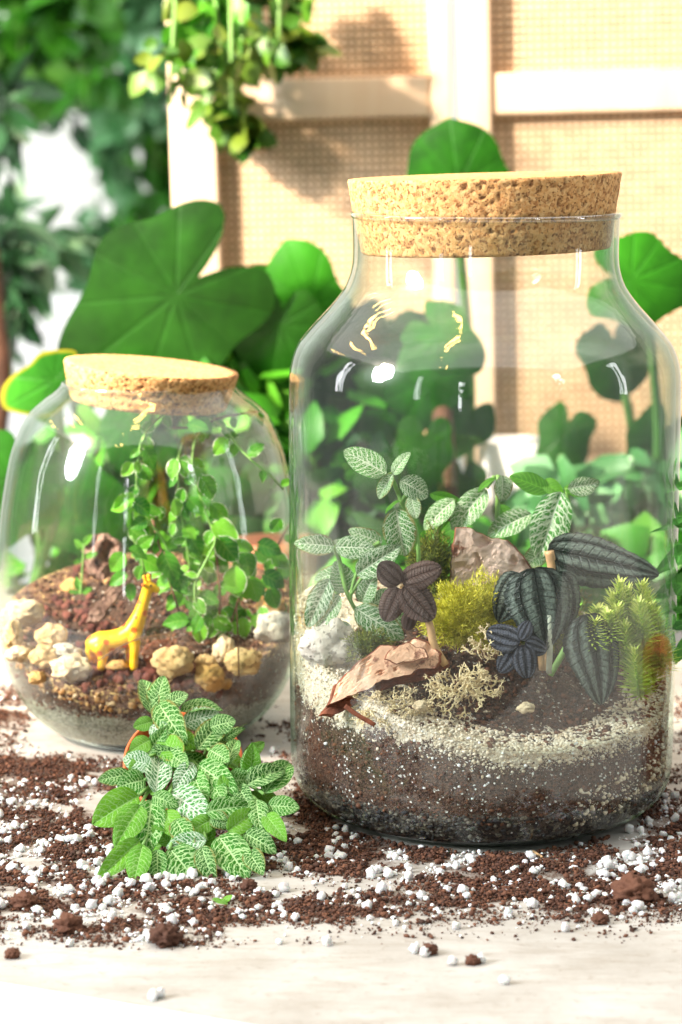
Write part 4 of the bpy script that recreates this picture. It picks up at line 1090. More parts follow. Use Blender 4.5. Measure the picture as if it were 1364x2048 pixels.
# haircap moss: shoots of needles
mbv = []; mbf = []; rn = []
n_needle = 120
rs = np.random.RandomState(5)
H = 1.0
for i in range(n_needle):
    t_ = (i + .5) / n_needle; a = i * 2.4; z = .12 + .85 * t_; Ln = .34 * (1 - .35 * t_) * rs.uniform(.75, 1.2)
    el = .55 + .65 * t_
    d = np.array([math.cos(a) * math.cos(el), math.sin(a) * math.cos(el), math.sin(el)]); s_ = np.cross(d, [0, 0, 1.]); s_ /= np.linalg.norm(s_) + 1e-9
    P0 = np.array([0, 0, z]); wn_ = .015
    k = len(mbv)
    mbv += [P0 - s_ * wn_, P0 + s_ * wn_, P0 + d * Ln * .6 + s_ * wn_ * .8, P0 + d * Ln * .6 - s_ * wn_ * .8, P0 + d * Ln - np.array([0, 0, .03])]
    mbf += [(k, k + 1, k + 2), (k, k + 2, k + 3), (k + 3, k + 2, k + 4)]; rn += [.3 + .7 * t_ * rs.rand()] * 5
V, F = tube([(0, 0, 0), (0, 0, .5), (0, 0, 1)], .014, 5); k = len(mbv); mbv += [np.array(v) for v in V]
mbf += [tuple(q + k for q in f) for f in F]; rn += [.15] * len(V)
shoot_me = mk('moss_shoot', [tuple(v) for v in mbv], mbf, M_mossG, attr={'rnd': rn})
g = at(1255, 1290, -.022)
hm = empty('haircap_moss', (g.x, g.y, g.z), 'bright green feathery haircap moss tuft at the right wall of the tall jar', 'moss', 'moss clumps in the tall jar')
SH = [(1255, 1180, 1285), (1295, 1190, 1300), (1235, 1215, 1310), (1275, 1225, 1330), (1310, 1225, 1320), (1215, 1225, 1290), (1196, 1216, 1270), (1250, 1250, 1350), (1290, 1262, 1350), (1318, 1268, 1340), (1268, 1300, 1390), (1300, 1300, 1370), (1240, 1165, 1260),
      (1280, 1205, 1300), (1308, 1246, 1330), (1262, 1210, 1310), (1272, 1340, 1400), (1190, 1240, 1300), (1325, 1290, 1350), (1284, 1170, 1270), (1226, 1190, 1290), (1245, 1222, 1310), (1300, 1212, 1300), (1260, 1275, 1360)]
for i, (x, y0, y1) in enumerate(SH):
    Yp = -.054 + .026 * random.random() - .00008 * (y0 - 1200) ; lean = random.uniform(-22, 22)
    if x > 1290: Yp = min(Yp, .0) * .6
    top = at(x, y0, Yp); bot = at(x - lean * .6, y1, Yp + .004)
    zz = top - bot; L = zz.length; q = zz.to_track_quat('Z', 'Y')
    link('moss_shoot', shoot_me, hm, Matrix.LocRotScale(bot, q @ Euler((0, 0, random.random() * 6)).to_quaternion(), Vector((.040, .040, L))))

# ---- toy giraffe (one skinned body)
def giraffe():
    Y = JL.y - .052; k = .000258
    def p(x, y, dY=0): return at(x, y, Y + dY)
    paths = [[(190, 1288, 0, 20), (203, 1284, 0, 23), (222, 1281, 0, 21), (244, 1276, 0, 21), (262, 1266, 0, 22), (272, 1248, 0, 18), (280, 1228, 0, 14.5), (287, 1206, 0, 12), (293, 1186, 0, 11), (297, 1173, 0, 12), (306, 1175, 0, 9), (314, 1180, 0, 6.5)],
             [(268, 1272, -.0030, 14), (270, 1295, -.0034, 10.5), (268, 1315, -.0034, 9), (267, 1334, -.0034, 9)], [(258, 1272, .0036, 13), (260, 1295, .0038, 10), (259, 1328, .0038, 9)],
             [(200, 1294, -.0034, 17), (206, 1308, -.0036, 12), (205, 1320, -.0036, 9.5), (203, 1334, -.0036, 9)], [(192, 1294, .0034, 16), (188, 1310, .0036, 11), (187, 1330, .0036, 9)],
             [(178, 1285, 0, 6), (176, 1300, 0, 6), (179, 1318, 0, 7)], [(293, 1168, -.0016, 4.5), (290, 1158, -.0018, 4), (289, 1154, -.0018, 5)], [(299, 1166, .0018, 4.5), (298, 1156, .002, 4), (297, 1152, .002, 5)],
             [(291, 1172, -.003, 4.5), (286, 1170, -.005, 4)], [(293, 1170, .003, 4.5), (290, 1167, .005, 4)]]
    V0, F0 = ICO[3]; V = []; F = []; S = 40.0; c0 = p(240, 1290)
    for pa_ in paths:
        P_ = [(p(a, b, c), r * k) for a, b, c, r in pa_]
        for (A, ra), (B, rb) in zip(P_, P_[1:]):
            m = max(2, int((A - B).length / .0007))
            for q in range(m + 1):
                C_ = A.lerp(B, q / m); r = ra + (rb - ra) * q / m; o_ = len(V)
                V += [tuple((C_ - c0 + Vector(v) * r) * S) for v in V0]; F += [tuple(int(x) + o_ for x in f) for f in F0]
    me = bpy.data.meshes.new('tmp'); me.from_pydata(V, [], F); o = bpy.data.objects.new('tmp', me); col.objects.link(o)
    m = o.modifiers.new('r', 'REMESH'); m.mode = 'VOXEL'; m.voxel_size = .00045 * S
    m = o.modifiers.new('s', 'SMOOTH'); m.factor = .6; m.iterations = 6
    ev_ = o.evaluated_get(bpy.context.evaluated_depsgraph_get()); m2 = bpy.data.meshes.new_from_object(ev_); bpy.data.objects.remove(o)
    m2.transform(Matrix.Translation(c0) @ Matrix.Scale(1 / S, 4)); m2.materials.clear(); m2.materials.append(M_gir)
    m2.polygons.foreach_set('use_smooth', np.ones(len(m2.polygons), dtype=bool))
    root = empty('toy_giraffe', p(230, 1330), 'small yellow toy giraffe with orange spots standing in the rounded jar', 'toy')
    link('body', m2, root)
    for s_ in (-1, 1):
        e_ = p(302, 1171, s_ * .0030); V0, F0 = ICO[2]; obj('eye', [tuple(e_ + Vector(v) * .0007) for v in V0], F0, M_black, root)
giraffe()

# ---- creeping fig in the rounded jar
g = at(400, 1290, JL.y)
fg = empty('creeping_fig', (g.x, g.y, g.z), 'trailing creeping fig with white edged leaves filling the rounded jar', 'plant')
YG = JL.y - .030
FS = [([(341, 816, .02), (305, 848, .01), (285, 878), (278, 909), (274, 946), (275, 992), (298, 1042), (323, 1075), (345, 1120)], M_stemG),
      ([(366, 885, .03), (355, 928), (357, 977), (363, 1032), (372, 1080), (380, 1140)], M_stemG),
      ([(400, 862, .03), (388, 890), (385, 928), (394, 971), (409, 1017), (430, 1072)], M_stemG),
      ([(430, 1072, -.015), (428, 1090, -.02), (409, 1128, -.022), (391, 1165, -.024), (391, 1205, -.024), (403, 1232, -.022)], M_stemG),
      ([(428, 842, .03), (452, 860, .02), (477, 894, .01), (508, 925), (539, 949, 0), (566, 978, .005)], M_stemG),
      ([(345, 856, .04), (400, 853, .04), (434, 838, .04), (470, 830, .045), (520, 822, .05)], M_stemB),
      ([(579, 1048, .02), (556, 1091, .02), (548, 1150, .02)], M_stemB),
      ([(262, 1072, -.012), (278, 1100, -.012), (290, 1150, -.012), (292, 1170, -.01)], M_stemG),
      ([(305, 1040, .01), (330, 1130, 0), (360, 1230, 0)], M_stemB), ([(430, 1090, .01), (440, 1200, .0), (430, 1290, 0)], M_stemB), ([(500, 1100, .02), (480, 1190, .01), (450, 1280, 0)], M_stemB)]
random.seed(21)
def fig_leaf(x, y, L, ang, dY, tilt):
    L *= .98
    tx, ty = x + L * math.cos(ang), y + L * math.sin(ang)
    Yb = YG + dY
    p = at(x, y, Yb)
    # keep it inside the jar
    rr = math.hypot(p.x - JL.x, p.y - JL.y); lim = rad_at(profL, max(.01, p.z), .006)
    if rr > lim: Yb = YG + dY * .3
    leaf_at(fg, random.choice(L_F), (x, y), (tx, ty), L * random.uniform(.72, .92), Yb, random.uniform(-.003, .004), tilt, random.uniform(.0, .8))
for pts, m_ in FS:
    P3 = [(p[0], p[1], YG + (p[2] if len(p) > 2 else 0)) for p in pts]
    stem(fg, P3, YG, .0007 if m_ is M_stemG else .0008, .0006, m_)
    # leaves along
    acc = 0; side = 1
    for (a, b) in zip(P3, P3[1:]):
        L = math.hypot(b[0] - a[0], b[1] - a[1]); s_ = 0
        while acc + s_ < L + acc:
            s_ += random.uniform(19, 32)
            if s_ > L: break
            t_ = s_ / L; x, y, Y_ = a[0] + (b[0] - a[0]) * t_, a[1] + (b[1] - a[1]) * t_, a[2] + (b[2] - a[2]) * t_
            side = -side; an = math.atan2(b[1] - a[1], b[0] - a[0]) + side * random.uniform(.9, 1.7)
            if random.random() < .55: an = an * .5 + R(90) * .5
            lx, ly = x + 5 * math.cos(an), y + 5 * math.sin(an)
            fig_leaf(lx, ly, random.uniform(20, 36), an, Y_ - YG, random.uniform(-30, 30))
# explicit larger ones seen in the photo
FX = [(262, 928, 32, 2.2), (272, 925, 24, 1.2), (292, 900, 44, 1.1), (350, 922, 40, 1.8), (362, 925, 34, 1.2), (404, 958, 50, 1.0), (425, 1010, 48, .8), (430, 1050, 56, .5), (262, 990, 50, 2.4), (255, 1010, 40, 3.0), (270, 1005, 44, .6),
      (290, 1040, 34, 2.6), (262, 1060, 44, .6), (245, 1110, 44, 2.2), (262, 1100, 40, .4), (285, 1118, 50, .5), (250, 1150, 40, 2.6), (262, 1170, 34, 1.6), (330, 1110, 60, 1.2), (352, 1140, 56, 1.3),
      (390, 1185, 42, 3.6), (402, 1190, 40, .4), (396, 1220, 36, 2.0), (410, 1215, 40, .6), (372, 1240, 50, 3.0), (385, 1215, 24, 3.8), (400, 1250, 40, 1.6), (430, 1240, 44, .5), (440, 1080, 60, .9), (470, 1090, 40, .2), (490, 1110, 50, 1.3),
      (470, 1140, 60, 1.5), (500, 1160, 50, 1.2), (450, 1170, 44, .2), (520, 1090, 50, .3), (550, 1110, 40, .8), (560, 1040, 34, 2.2), (530, 1150, 50, .5), (540, 1180, 44, 1.2), (380, 850, 40, .2), (400, 840, 44, 1.0), (450, 880, 40, 2.2), (505, 900, 26, -.6),
      (505, 1235, 34, .8), (380, 1000, 40, .8), (350, 1000, 40, 1.4), (366, 980, 34, 1.9)]
for x, y, L, an in FX: fig_leaf(x, y, L, an, random.uniform(-.02, .0), random.uniform(-25, 25))
k = 0
while k < 64:
    x, y = random.uniform(250, 560), random.uniform(1010, 1260)
    # keep clump shape: dense in the middle band
    if y < 1080 and not (250 < x < 420): continue
    if y > 1200 and x < 350: continue
    if 255 < x < 330 and y > 1140: continue
    fig_leaf(x, y, random.uniform(26, 46), random.uniform(.3, 2.8), random.uniform(.0, .05), random.uniform(-35, 35)); k += 1
# seedlings at the back left
g = at(350 / 2.2, 1200, JL.y + .04)
sd_ = empty('seedling', at(155, 1200, JL.y + .03), 'tiny pale green seedling at the back left of the rounded jar', 'plant')
for x, y, an in [(160, 1190, 3.6), (160, 1188, -.5), (158, 1180, -1.8), (165, 1100, -2.2), (168, 1090, -1.0), (170, 1115, -.4)]:
    tx, ty = x + 26 * math.cos(an), y + 26 * math.sin(an); leaf_at(sd_, random.choice(L_P), (x, y), (tx, ty), 15, JL.y + .03, 0, 0, .5)
stem(sd_, [(160, 1200), (164, 1150), (168, 1088)], JL.y + .03, .0007, .0005, M_stemG)

# ---- potted fittonia on the table in front
rimc = at(366, 1534, -.030)
pr = empty('plant_pot', (rimc.x, rimc.y, 0), 'small orange plastic pot lying tipped behind the foliage on the table', 'pot')
ax = Vector((0, math.cos(R(48)), -math.sin(R(48))))   # from rim to base
q = (-ax).to_track_quat('Z', 'Y'); MP = Matrix.LocRotScale(rimc + Vector((0, 0, .003)), q, None)
prof = [(.0195, -.030), (.0265, -.008), (.0268, -.0075), (.0285, -.007), (.0290, 0), (.0278, .0005), (.0272, -.004), (.0185, -.028)]
V, F = lathe(prof, 64, cap0=True); obj('pot_wall', [tuple(MP @ Vector(v)) for v in V], F, M_orpot, pr)
V = [tuple(MP @ Vector((r_ * math.cos(a), r_ * math.sin(a), -.008 + .0025 * noise.noise(Vector((r_ * math.cos(a), r_ * math.sin(a), 0)) * 200)))) for r_ in (.0001, .006, .012, .018, .0228, .0262) for a in [2 * math.pi * i / 40 for i in range(40)]]
F = [(j * 40 + i, j * 40 + (i + 1) % 40, (j + 1) * 40 + (i + 1) % 40, (j + 1) * 40 + i) for j in range(5) for i in range(40)]
obj('potting_mix', V, F, M_crumb, pr, attr={'rnd': [.15] * len(V)})
PP = []
for i in range(260):
    a = random.random() * 6.28; r_ = .026 * random.random() ** .5; PP.append(tuple(MP @ Vector((r_ * math.cos(a), r_ * math.sin(a), -.006 + .002 * random.random()))))
o = crumbs('soil_crumbs', PP, np.random.uniform(.0006, .0016, len(PP)), M_crumb, pr, 1); o['kind'] = 'stuff'
fp = empty('fittonia_plant', (rimc.x, rimc.y, .01), 'bushy fittonia with white herringbone veins spilling from the orange pot', 'plant')
def Yof(y):
    ks = [(1340, -.022), (1440, -.040), (1600, -.088), (1700, -.112), (1770, -.126)]
    for (a, b), (c, d) in zip(ks, ks[1:]):
        if y <= c: return b + (d - b) * (max(y, a) - a) / (c - a)
    return ks[-1][1]
DP = [((420, 1455), (470, 1440), 44, 'B', 0), ((330, 1415), (372, 1385), 40, 'B', -15), ((440, 1480), (500, 1440), 0.1, 'B', 0), ((300, 1480), (262, 1500), 40, 'G', 0), ((420, 1500), (455, 1520), 50, 'B', 10), ((455, 1560), (500, 1560), 50, 'B', 10), ((290, 1560), (240, 1570), 56, 'B', 0), ((302, 1428), (289, 1346), 46, 'B', 12), ((310, 1420), (326, 1350), 50, 'B', -10), ((306, 1443), (268, 1453), 32, 'G', 0), ((318, 1408), (362, 1476), 60, 'B', 5), ((362, 1424), (440, 1402), 44, 'B', -35),
      ((366, 1448), (438, 1424), 52, 'W', 0), ((394, 1500), (449, 1432), 56, 'B', 6), ((454, 1534), (473, 1466), 36, 'B', 0), ((302, 1452), (344, 1476), 44, 'W', 0), ((361, 1520), (316, 1468), 58, 'G', 0),
      ((311, 1586), (322, 1498), 58, 'W', 12), ((340, 1584), (412, 1632), 74, 'W', 0), ((306, 1592), (352, 1608), 38, 'B', 0), ((276, 1592), (191, 1642), 76, 'G', -4), ((303, 1602), (292, 1700), 66, 'B', 0),
      ((280, 1612), (236, 1682), 60, 'G', -10), ((278, 1682), (202, 1750), 48, 'G', -6), ((286, 1690), (267, 1762), 52, 'G', 10), ((315, 1700), (314, 1762), 42, 'B', 0), ((340, 1698), (392, 1758), 76, 'B', 0),
      ((404, 1694), (422, 1758), 46, 'B', 10), ((412, 1680), (332, 1692), 46, 'W', 0), ((438, 1674), (492, 1746), 78, 'B', 0), ((496, 1702), (522, 1740), 44, 'B', 0), ((490, 1668), (547, 1694), 48, 'B', -5),
      ((532, 1630), (566, 1672), 40, 'G', 0), ((536, 1612), (596, 1612), 46, 'B', 0), ((528, 1588), (584, 1510), 58, 'B', 5), ((493, 1570), (570, 1528), 50, 'B', -6), ((494, 1548), (496, 1494), 30, 'B', 0),
      ((398, 1530), (466, 1580), 62, 'B', 0), ((412, 1624), (498, 1608), 50, 'B', 0), ((424, 1630), (454, 1652), 40, 'B', 0), ((512, 1598), (520, 1655), 44, 'B', 0), ((455, 1662), (512, 1620), 48, 'G', 8),
      ((425, 1638), (378, 1664), 42, 'G', 0), ((302, 1530), (246, 1516), 48, 'W', 0), ((296, 1514), (262, 1545), 40, 'G', 0), ((386, 1526), (350, 1574), 42, 'W', 0), ((386, 1548), (408, 1598), 46, 'B', 0), ((476, 1572), (498, 1608), 36, 'B', 0),
      ((330, 1500), (372, 1530), 46, 'B', 0), ((350, 1470), (392, 1492), 44, 'G', 0), ((352, 1640), (380, 1690), 50, 'B', 0), ((330, 1620), (350, 1670), 50, 'G', 0), ((420, 1560), (446, 1600), 44, 'B', 0), ((372, 1600), (420, 1650), 46, 'B', 0)]
random.seed(4)
for i, (b, tp, w_, kd, rl) in enumerate(DP):
    w_ *= 1.02
    Yb = Yof(b[1]) + random.uniform(0, .004)
    leaf_at(fp, LM[kd][i % len(LM[kd])], b, tp, w_, Yb, Yof(tp[1]) - Yof(b[1]) + random.uniform(-.004, .003) - .002, rl + random.uniform(-8, 8), .55)
for i in range(46):      # inner, darker lower leaves
    x, y = random.uniform(250, 545), random.uniform(1470, 1715)
    if (x - 390) ** 2 / 160 ** 2 + (y - 1600) ** 2 / 130 ** 2 > 1: continue
    an = random.uniform(0, 6.28); L = random.uniform(40, 66)
    leaf_at(fp, random.choice(L_B + L_G), (x, y), (x + L * math.cos(an), y + L * math.sin(an)), L * .6, Yof(y) + .010 + random.random() * .012, random.uniform(-.006, .006), random.uniform(-20, 20), .5)
org = [at(380, 1520, -.032), at(400, 1530, -.030), at(350, 1525, -.03)]
for i, (b, tp, w_, kd, rl) in enumerate(DP[::2]):
    B = at(b[0], b[1], Yof(b[1]) + .002); O = org[i % 3]
    V, F = tube(curve_pts([O, (O + B) / 2 + Vector((0, .006, .003)), B], 3), .0009, 5); obj('stem', V, F, M_stemG, fp)
g = ground(445, 1797)
sc_ = empty('leaf_scrap', (g.x, g.y, 0), 'torn green leaf scrap lying on the bare table', 'leaf')
for b, tp, w_ in [((455, 1808), (425, 1796), 12), ((446, 1804), (464, 1790), 18)]:
    B = ground(*b, .001); T = ground(*tp, .004); k_ = (B - CAM).length / FPX
    yv = (T - B); L = yv.length; yv.normalize(); n = Vector((0, -.3, 1)); n = (n - yv * n.dot(yv)).normalized(); xv = yv.cross(n); W = .0045
    link('leaf', L_G[0], sc_, Matrix(((xv.x * W, yv.x * L, n.x * L, B.x), (xv.y * W, yv.y * L, n.y * L, B.y), (xv.z * W, yv.z * L, n.z * L, B.z), (0, 0, 0, 1))))
V, F = tube([ground(1066, 1702, .001), ground(1084, 1714, .0015)], .0007, 5); tag(obj('wood_sliver', V, F, M_stemO), 'tiny tan wood sliver in front of the tall jar', 'splinter')

# ---- red pot with a leafy plant at the right, mostly out of frame
pc = Vector((.163, .012, 0))
rp = empty('plant_pot', pc, 'red clay pot at the far right of the table beside the tall jar', 'pot')
V, F = lathe([(.030, 0), (.040, .050), (.0405, .051), (.044, .0515), (.045, .066), (.042, .0665), (.040, .060), (.0395, .058), (.001, .056)], 72, cap0=True, c=pc); obj('pot_wall', V, F, M_redpot, rp)
PP = disc_pts(pc, .037, 500, lambda X, Y: .057); o = crumbs('potting_mix', PP, np.random.uniform(.001, .0028, len(PP)), M_crumb, rp, 1); o['kind'] = 'stuff'
bb = empty('leafy_plant', pc + Vector((0, 0, .057)), 'narrow leaved green plant reaching in at the right edge', 'plant')
RL = [((1420, 1010), (1324, 1052), 16, 0), ((1430, 1052), (1312, 1048), 12, 10), ((1400, 1088), (1318, 1134), 28, 0), ((1420, 1148), (1312, 1188), 32, 0), ((1420, 1214), (1338, 1219), 14, 0), ((1420, 962), (1350, 970), 18, 0),
      ((1400, 1240), (1350, 1252), 24, 0), ((1400, 1270), (1346, 1316), 26, 20), ((1440, 1180), (1500, 1120), 34, 0), ((1440, 1100), (1520, 1080), 30, 0), ((1430, 1020), (1500, 960), 26, 0), ((1440, 1230), (1530, 1220), 34, 0), ((1440, 980), (1400, 920), 20, 0)]
for i, (b, tp, w_, rl) in enumerate(RL): leaf_at(bb, L_FN[i % 3], b, tp, w_ * 1.5, .0, -.012, rl, .6)
for pts in ([(1440, 960), (1435, 1060), (1450, 1180), (1500, 1290)], [(1400, 1090), (1440, 1160), (1510, 1290)]): stem(bb, pts, .004, .0012, .0018, M_stemG)

# ================================================================== BACKGROUND
# folding cane screen, standing behind the table, leaning a touch
YS = .80
KS = (YS - CAM.y) / FPX        # metres per photo pixel there
S0 = at(905, 240, YS)
fs = empty('folding_screen', (S0.x, YS, -.75), 'pale wooden folding screen with woven cane panels behind the table', 'screen')
rollM = Matrix.Translation(S0) @ Matrix.Rotation(R(-1.4), 4, 'Y') @ Matrix.Translation(-S0)
def sbox(x0, x1, z0, z1, dY, th, name, mat=M_wood, bev=.0025):
    V, F = box((x0 + x1) / 2, YS + dY, (z0 + z1) / 2, x1 - x0, th, z1 - z0, bev)
    return obj(name, [tuple(rollM @ Vector(v)) for v in V], F, mat, fs)
def X_(px): return S0.x + (px - 905) * KS
def Z_(py): return S0.z + (240 - py) * KS * 1.0
ZT, ZB = Z_(-420), -.74
STL = [(348, 440), (862, 903), (917, 980), (1500, 1560)]
for a, b in STL: sbox(X_(a), X_(b), ZB, ZT, 0, .028, 'stile')
rails = [(232, 152), (-340, -420), (1000, 920), (1560, 1480)]
def rail_panel(xa, xb):
    for y1, y0 in rails: sbox(xa + .0005, xb - .0005, Z_(y1), Z_(y0), .001, .022, 'rail')
for xa, xb in ((X_(440), X_(862)), (X_(980), X_(1500))):
    rail_panel(xa, xb)
    for (yt, yb) in ((-340, 152), (232, 920)):
        zt, zb = Z_(yt), Z_(yb); mb = MB(); p = 15 * KS; wv = .0025
        nxn = int((xb - xa) / p); nzn = int((zt - zb) / p)
        for i in range(nxn + 1):
            x = xa + (i + .5) * (xb - xa) / (nxn + 1)
            mb.add(box(x, YS + .004, (zt + zb) / 2, wv * 1.0, .0010, zt - zb))
        for j in range(nzn + 1):
            z = zb + (j + .5) * (zt - zb) / (nzn + 1)
            mb.add(box((xa + xb) / 2, YS + .0026, z, xb - xa, .0010, wv * 1.0))
        mb.v = [tuple(rollM @ Vector(v)) for v in mb.v]
        o = mb.build('cane_webbing', M_cane, fs, smooth=False); o['kind'] = 'stuff'
        # fine under-weave right behind, as in close woven cane
        V, F = box((xa + xb) / 2, YS + .0105, (zt + zb) / 2, xb - xa, .002, zt - zb); obj('backing_panel', [tuple(rollM @ Vector(v)) for v in V], F, M_wallw, fs, smooth=False)
for z in (.1, .45): sbox(X_(903) - .002, X_(917) + .002, z, z + .05, -.012, .003, 'hinge', M_terra, 0)

# big heart-shaped leaves
def heart(name, parent, cpx, Y, tip_ang, size, mat, lob=.78, narrow=.9, bend=.25, tiltY=0.0, seed=0, wavy=.075, tilt=.25):
    """cordate blade; polar grid about the petiole joint. tip_ang: photo-plane angle of the tip (deg, 0=right, 90=down), size px"""
    C = at(cpx[0], cpx[1], Y); k = (C - CAM).length / FPX; S_ = size * k
    nr, na = 12, 72; V = []; UV = []; F = []
    ca, sa = math.cos(R(tip_ang)), math.sin(R(tip_ang))
    for j in range(nr + 1):
        r = j / nr
        for i in range(na + 1):
            th = -math.pi + 2 * math.pi * i / na; at_ = abs(th)
            # outline radius by angle from the tip direction
            f = 1.0 * math.exp(-(at_ / .42) ** 1.4) * .26 + .74 * (1 - .10 * math.sin(at_)) * narrow ** (math.sin(at_) ** 2)
            if at_ > 2.2: f *= lob + (1 - lob) * max(0, (2.75 - at_) / .55) if at_ < 2.75 else lob * max(.12, (math.pi - at_) / .39) ** .55
            rr = r * f * (1 + wavy * math.sin(th * 5 + seed) * r)
            lx, ly = rr * math.cos(th), rr * math.sin(th)          # lx toward tip
            px, py = lx * ca - ly * sa, lx * sa + ly * ca
            dz = bend * (lx * lx * (1 if lx > 0 else .5) + .8 * ly * ly) - .012 * math.sin(th * 5.5) ** 2 * rr + .05 * rr * rr * math.sin(th * 3 + seed * 2)
            V.append((C.x + px * S_, C.y + (dz + tilt * py) * S_, C.z - py * S_)); UV.append((i / na, r))
    for j in range(nr):
        for i in range(na): F.append((j * (na + 1) + i, j * (na + 1) + i + 1, (j + 1) * (na + 1) + i + 1, (j + 1) * (na + 1) + i))
    return obj(name, V, F, mat, parent, uv=UV)
def petiole(parent, a, Ya, b, Yb, r=.0035, mat=None):
    A = at(a[0], a[1], Ya); B = at(b[0], b[1], Yb); V, F = tube(curve_pts([A, (A + B) / 2 + Vector((.01, .02, .0)), B], 5), r, 8); obj('petiole', V, F, mat or M_stemDk, parent)
YB_ = .62
g = at(420, 1000, YB_)
b1 = empty('broad_leaf_plant', (g.x, YB_, 0), 'large heart leaved plant behind the rounded jar', 'plant', 'broad leaved plants behind the jars')
heart('leaf', b1, (352, 590), .56, 142, 292, M_bigD, bend=.24, seed=1, lob=.93, narrow=.86); petiole(b1, (376, 590), .57, (470, 1100), .7)
heart('leaf', b1, (520, 650), .64, 60, 205, M_bigD, bend=.3, seed=3); petiole(b1, (520, 620), .67, (500, 1100), .7)
heart('leaf', b1, (620, 610), .62, 250, 150, M_bigG, bend=.3, seed=5, narrow=.75); petiole(b1, (620, 610), .63, (520, 1100), .7)
heart('leaf', b1, (480, 900), .64, 80, 190, M_bigD, bend=.3, seed=2)
heart('leaf', b1, (330, 1060), .60, 120, 200, M_bigG, bend=.3, seed=9)
heart('leaf', b1, (640, 760), .66, 100, 170, M_bigD, bend=.3, seed=4); petiole(b1, (640, 760), .67, (560, 1150), .7)
b2 = empty('broad_leaf_plant', (at(30, 800, .5).x, .5, 0), 'yellow rimmed broad leaves at the far left behind the rounded jar', 'plant', 'broad leaved plants behind the jars')
heart('leaf', b2, (110, 760), .42, 150, 130, M_bigY, bend=.35, seed=6, narrow=.65); petiole(b2, (110, 760), .43, (60, 1200), .5)
heart('leaf', b2, (30, 960), .45, 110, 170, M_bigG, bend=.35, seed=7); petiole(b2, (30, 960), .46, (60, 1200), .5)
heart('leaf', b2, (150, 1010), .52, 60, 160, M_bigG, bend=.35, seed=8)
b3 = empty('broad_leaf_plant', (at(930, 900, .6).x, .6, 0), 'broad leaved plant whose top leaf rises behind the big cork lid', 'plant', 'broad leaved plants behind the jars')
heart('leaf', b3, (915, 372), .60, 262, 146, M_bigG, bend=.2, seed=11, narrow=1.15, lob=1.0); petiole(b3, (905, 360), .61, (930, 1150), .7)
heart('leaf', b3, (770, 690), .64, 100, 170, M_bigD, bend=.3, seed=12); petiole(b3, (780, 640), .67, (860, 1150), .72)
heart('leaf', b3, (700, 900), .6, 90, 170, M_bigG, bend=.3, seed=13)
b4 = empty('broad_leaf_plant', (at(1330, 900, .55).x, .55, 0), 'broad green leaves right of the tall jar', 'plant', 'broad leaved plants behind the jars')
heart('leaf', b4, (1262, 560), .50, 10, 155, M_bigG, bend=.3, seed=15); petiole(b4, (1290, 570), .51, (1300, 1150), .6)
heart('leaf', b4, (1330, 1120), .52, 100, 150, M_bigG, bend=.3, seed=17)
heart('leaf', b1, (560, 650), .58, 100, 150, M_bigD, bend=.3, seed=22)
heart('leaf', b3, (860, 760), .60, 120, 130, M_bigG, bend=.3, seed=23)
heart('leaf', b4, (1230, 700), .62, 80, 120, M_bigD, bend=.3, seed=24); petiole(b4, (1230, 702), .63, (1270, 1120), .62)
rsh = random.Random(77)
for par, n_, xr, yr in ((b1, 7, (180, 560), (820, 1120)), (b3, 13, (600, 930), (580, 1120)), (b4, 5, (1120, 1330), (860, 1120)), (b3, 4, (960, 1120), (1010, 1150))):
    for q in range(n_):
        x, y = rsh.uniform(*xr), rsh.uniform(*yr)
        heart('leaf', par, (x, y), rsh.uniform(.52, .67), rsh.uniform(40, 150), rsh.uniform(80, 130), rsh.choice((M_bigD, M_bigD, M_bigG)), bend=.35, seed=30 + q, tilt=rsh.uniform(-.5, .6), narrow=rsh.uniform(.7, .9))
A = at(955, 880, .66); B = at(1110, 1100, .66)  # white planter added to stand in for a pale reflected blotch in the jar
V, F = lathe([(0, 0), ((B.x - A.x) / 2 * .8, 0), ((B.x - A.x) / 2, A.z - B.z), ((B.x - A.x) / 2 - .004, A.z - B.z), (0, A.z - B.z - .02)], 40, c=((A.x + B.x) / 2, .66, B.z))
rw = empty('pale_blotch_planter', ((A.x + B.x) / 2, .66, B.z), 'white round planter added for the pale reflection blotch in the middle of the tall jar', 'planter'); obj('pot_wall', V, F, M_white, rw)
# dry brown leaf
b5 = empty('dry_leaf', (at(540, 720, .75).x, .75, 0), 'dry orange brown leaf curling behind the rounded jar', 'leaf')
M_dry = big_leaf('dry_brown_leaf', (.30, .12, .02), (.50, .22, .04), .2)
heart('leaf_blade', b5, (520, 700), .68, 60, 95, M_dry, bend=.5, seed=18, narrow=.6); petiole(b5, (480, 690), .67, (560, 800), .67, .005, M_darkwood)
# trunk and planters standing behind the table (seen through the jars)
def bgpot(px0, px1, py0, py1, Y, mat, label, cat='planter'):
    A = at(px0, py0, Y); B = at(px1, py1, Y); cx = (A.x + B.x) / 2; hw = (B.x - A.x) / 2; h = A.z - B.z
    root = empty('planter', (cx, Y, B.z), label, cat, 'clay planters behind the table')
    V, F = lathe([(.0, 0), (hw * .82, 0), (hw * .97, h * .84), (hw * 1.03, h * .85), (hw * 1.04, h), (hw * .96, h), (hw * .93, h * .9), (0, h * .88)], 48, c=(cx, Y, B.z)); obj('pot_wall', V, F, mat, root)
bgpot(470, 640, 1080, 1250, .50, M_terra, 'terracotta planter low between the two jars')
V, F = tube(curve_pts([at(900, 1300, .6), at(895, 1000, .6), at(880, 760, .62)]), [.014, .012, .010, .010, .009, .008, .008, .008, .008, .008, .008], 12)
tag(obj('bare_stem', V, F, M_darkwood), 'dark brown woody stem seen through the middle of the tall jar', 'plant stem')
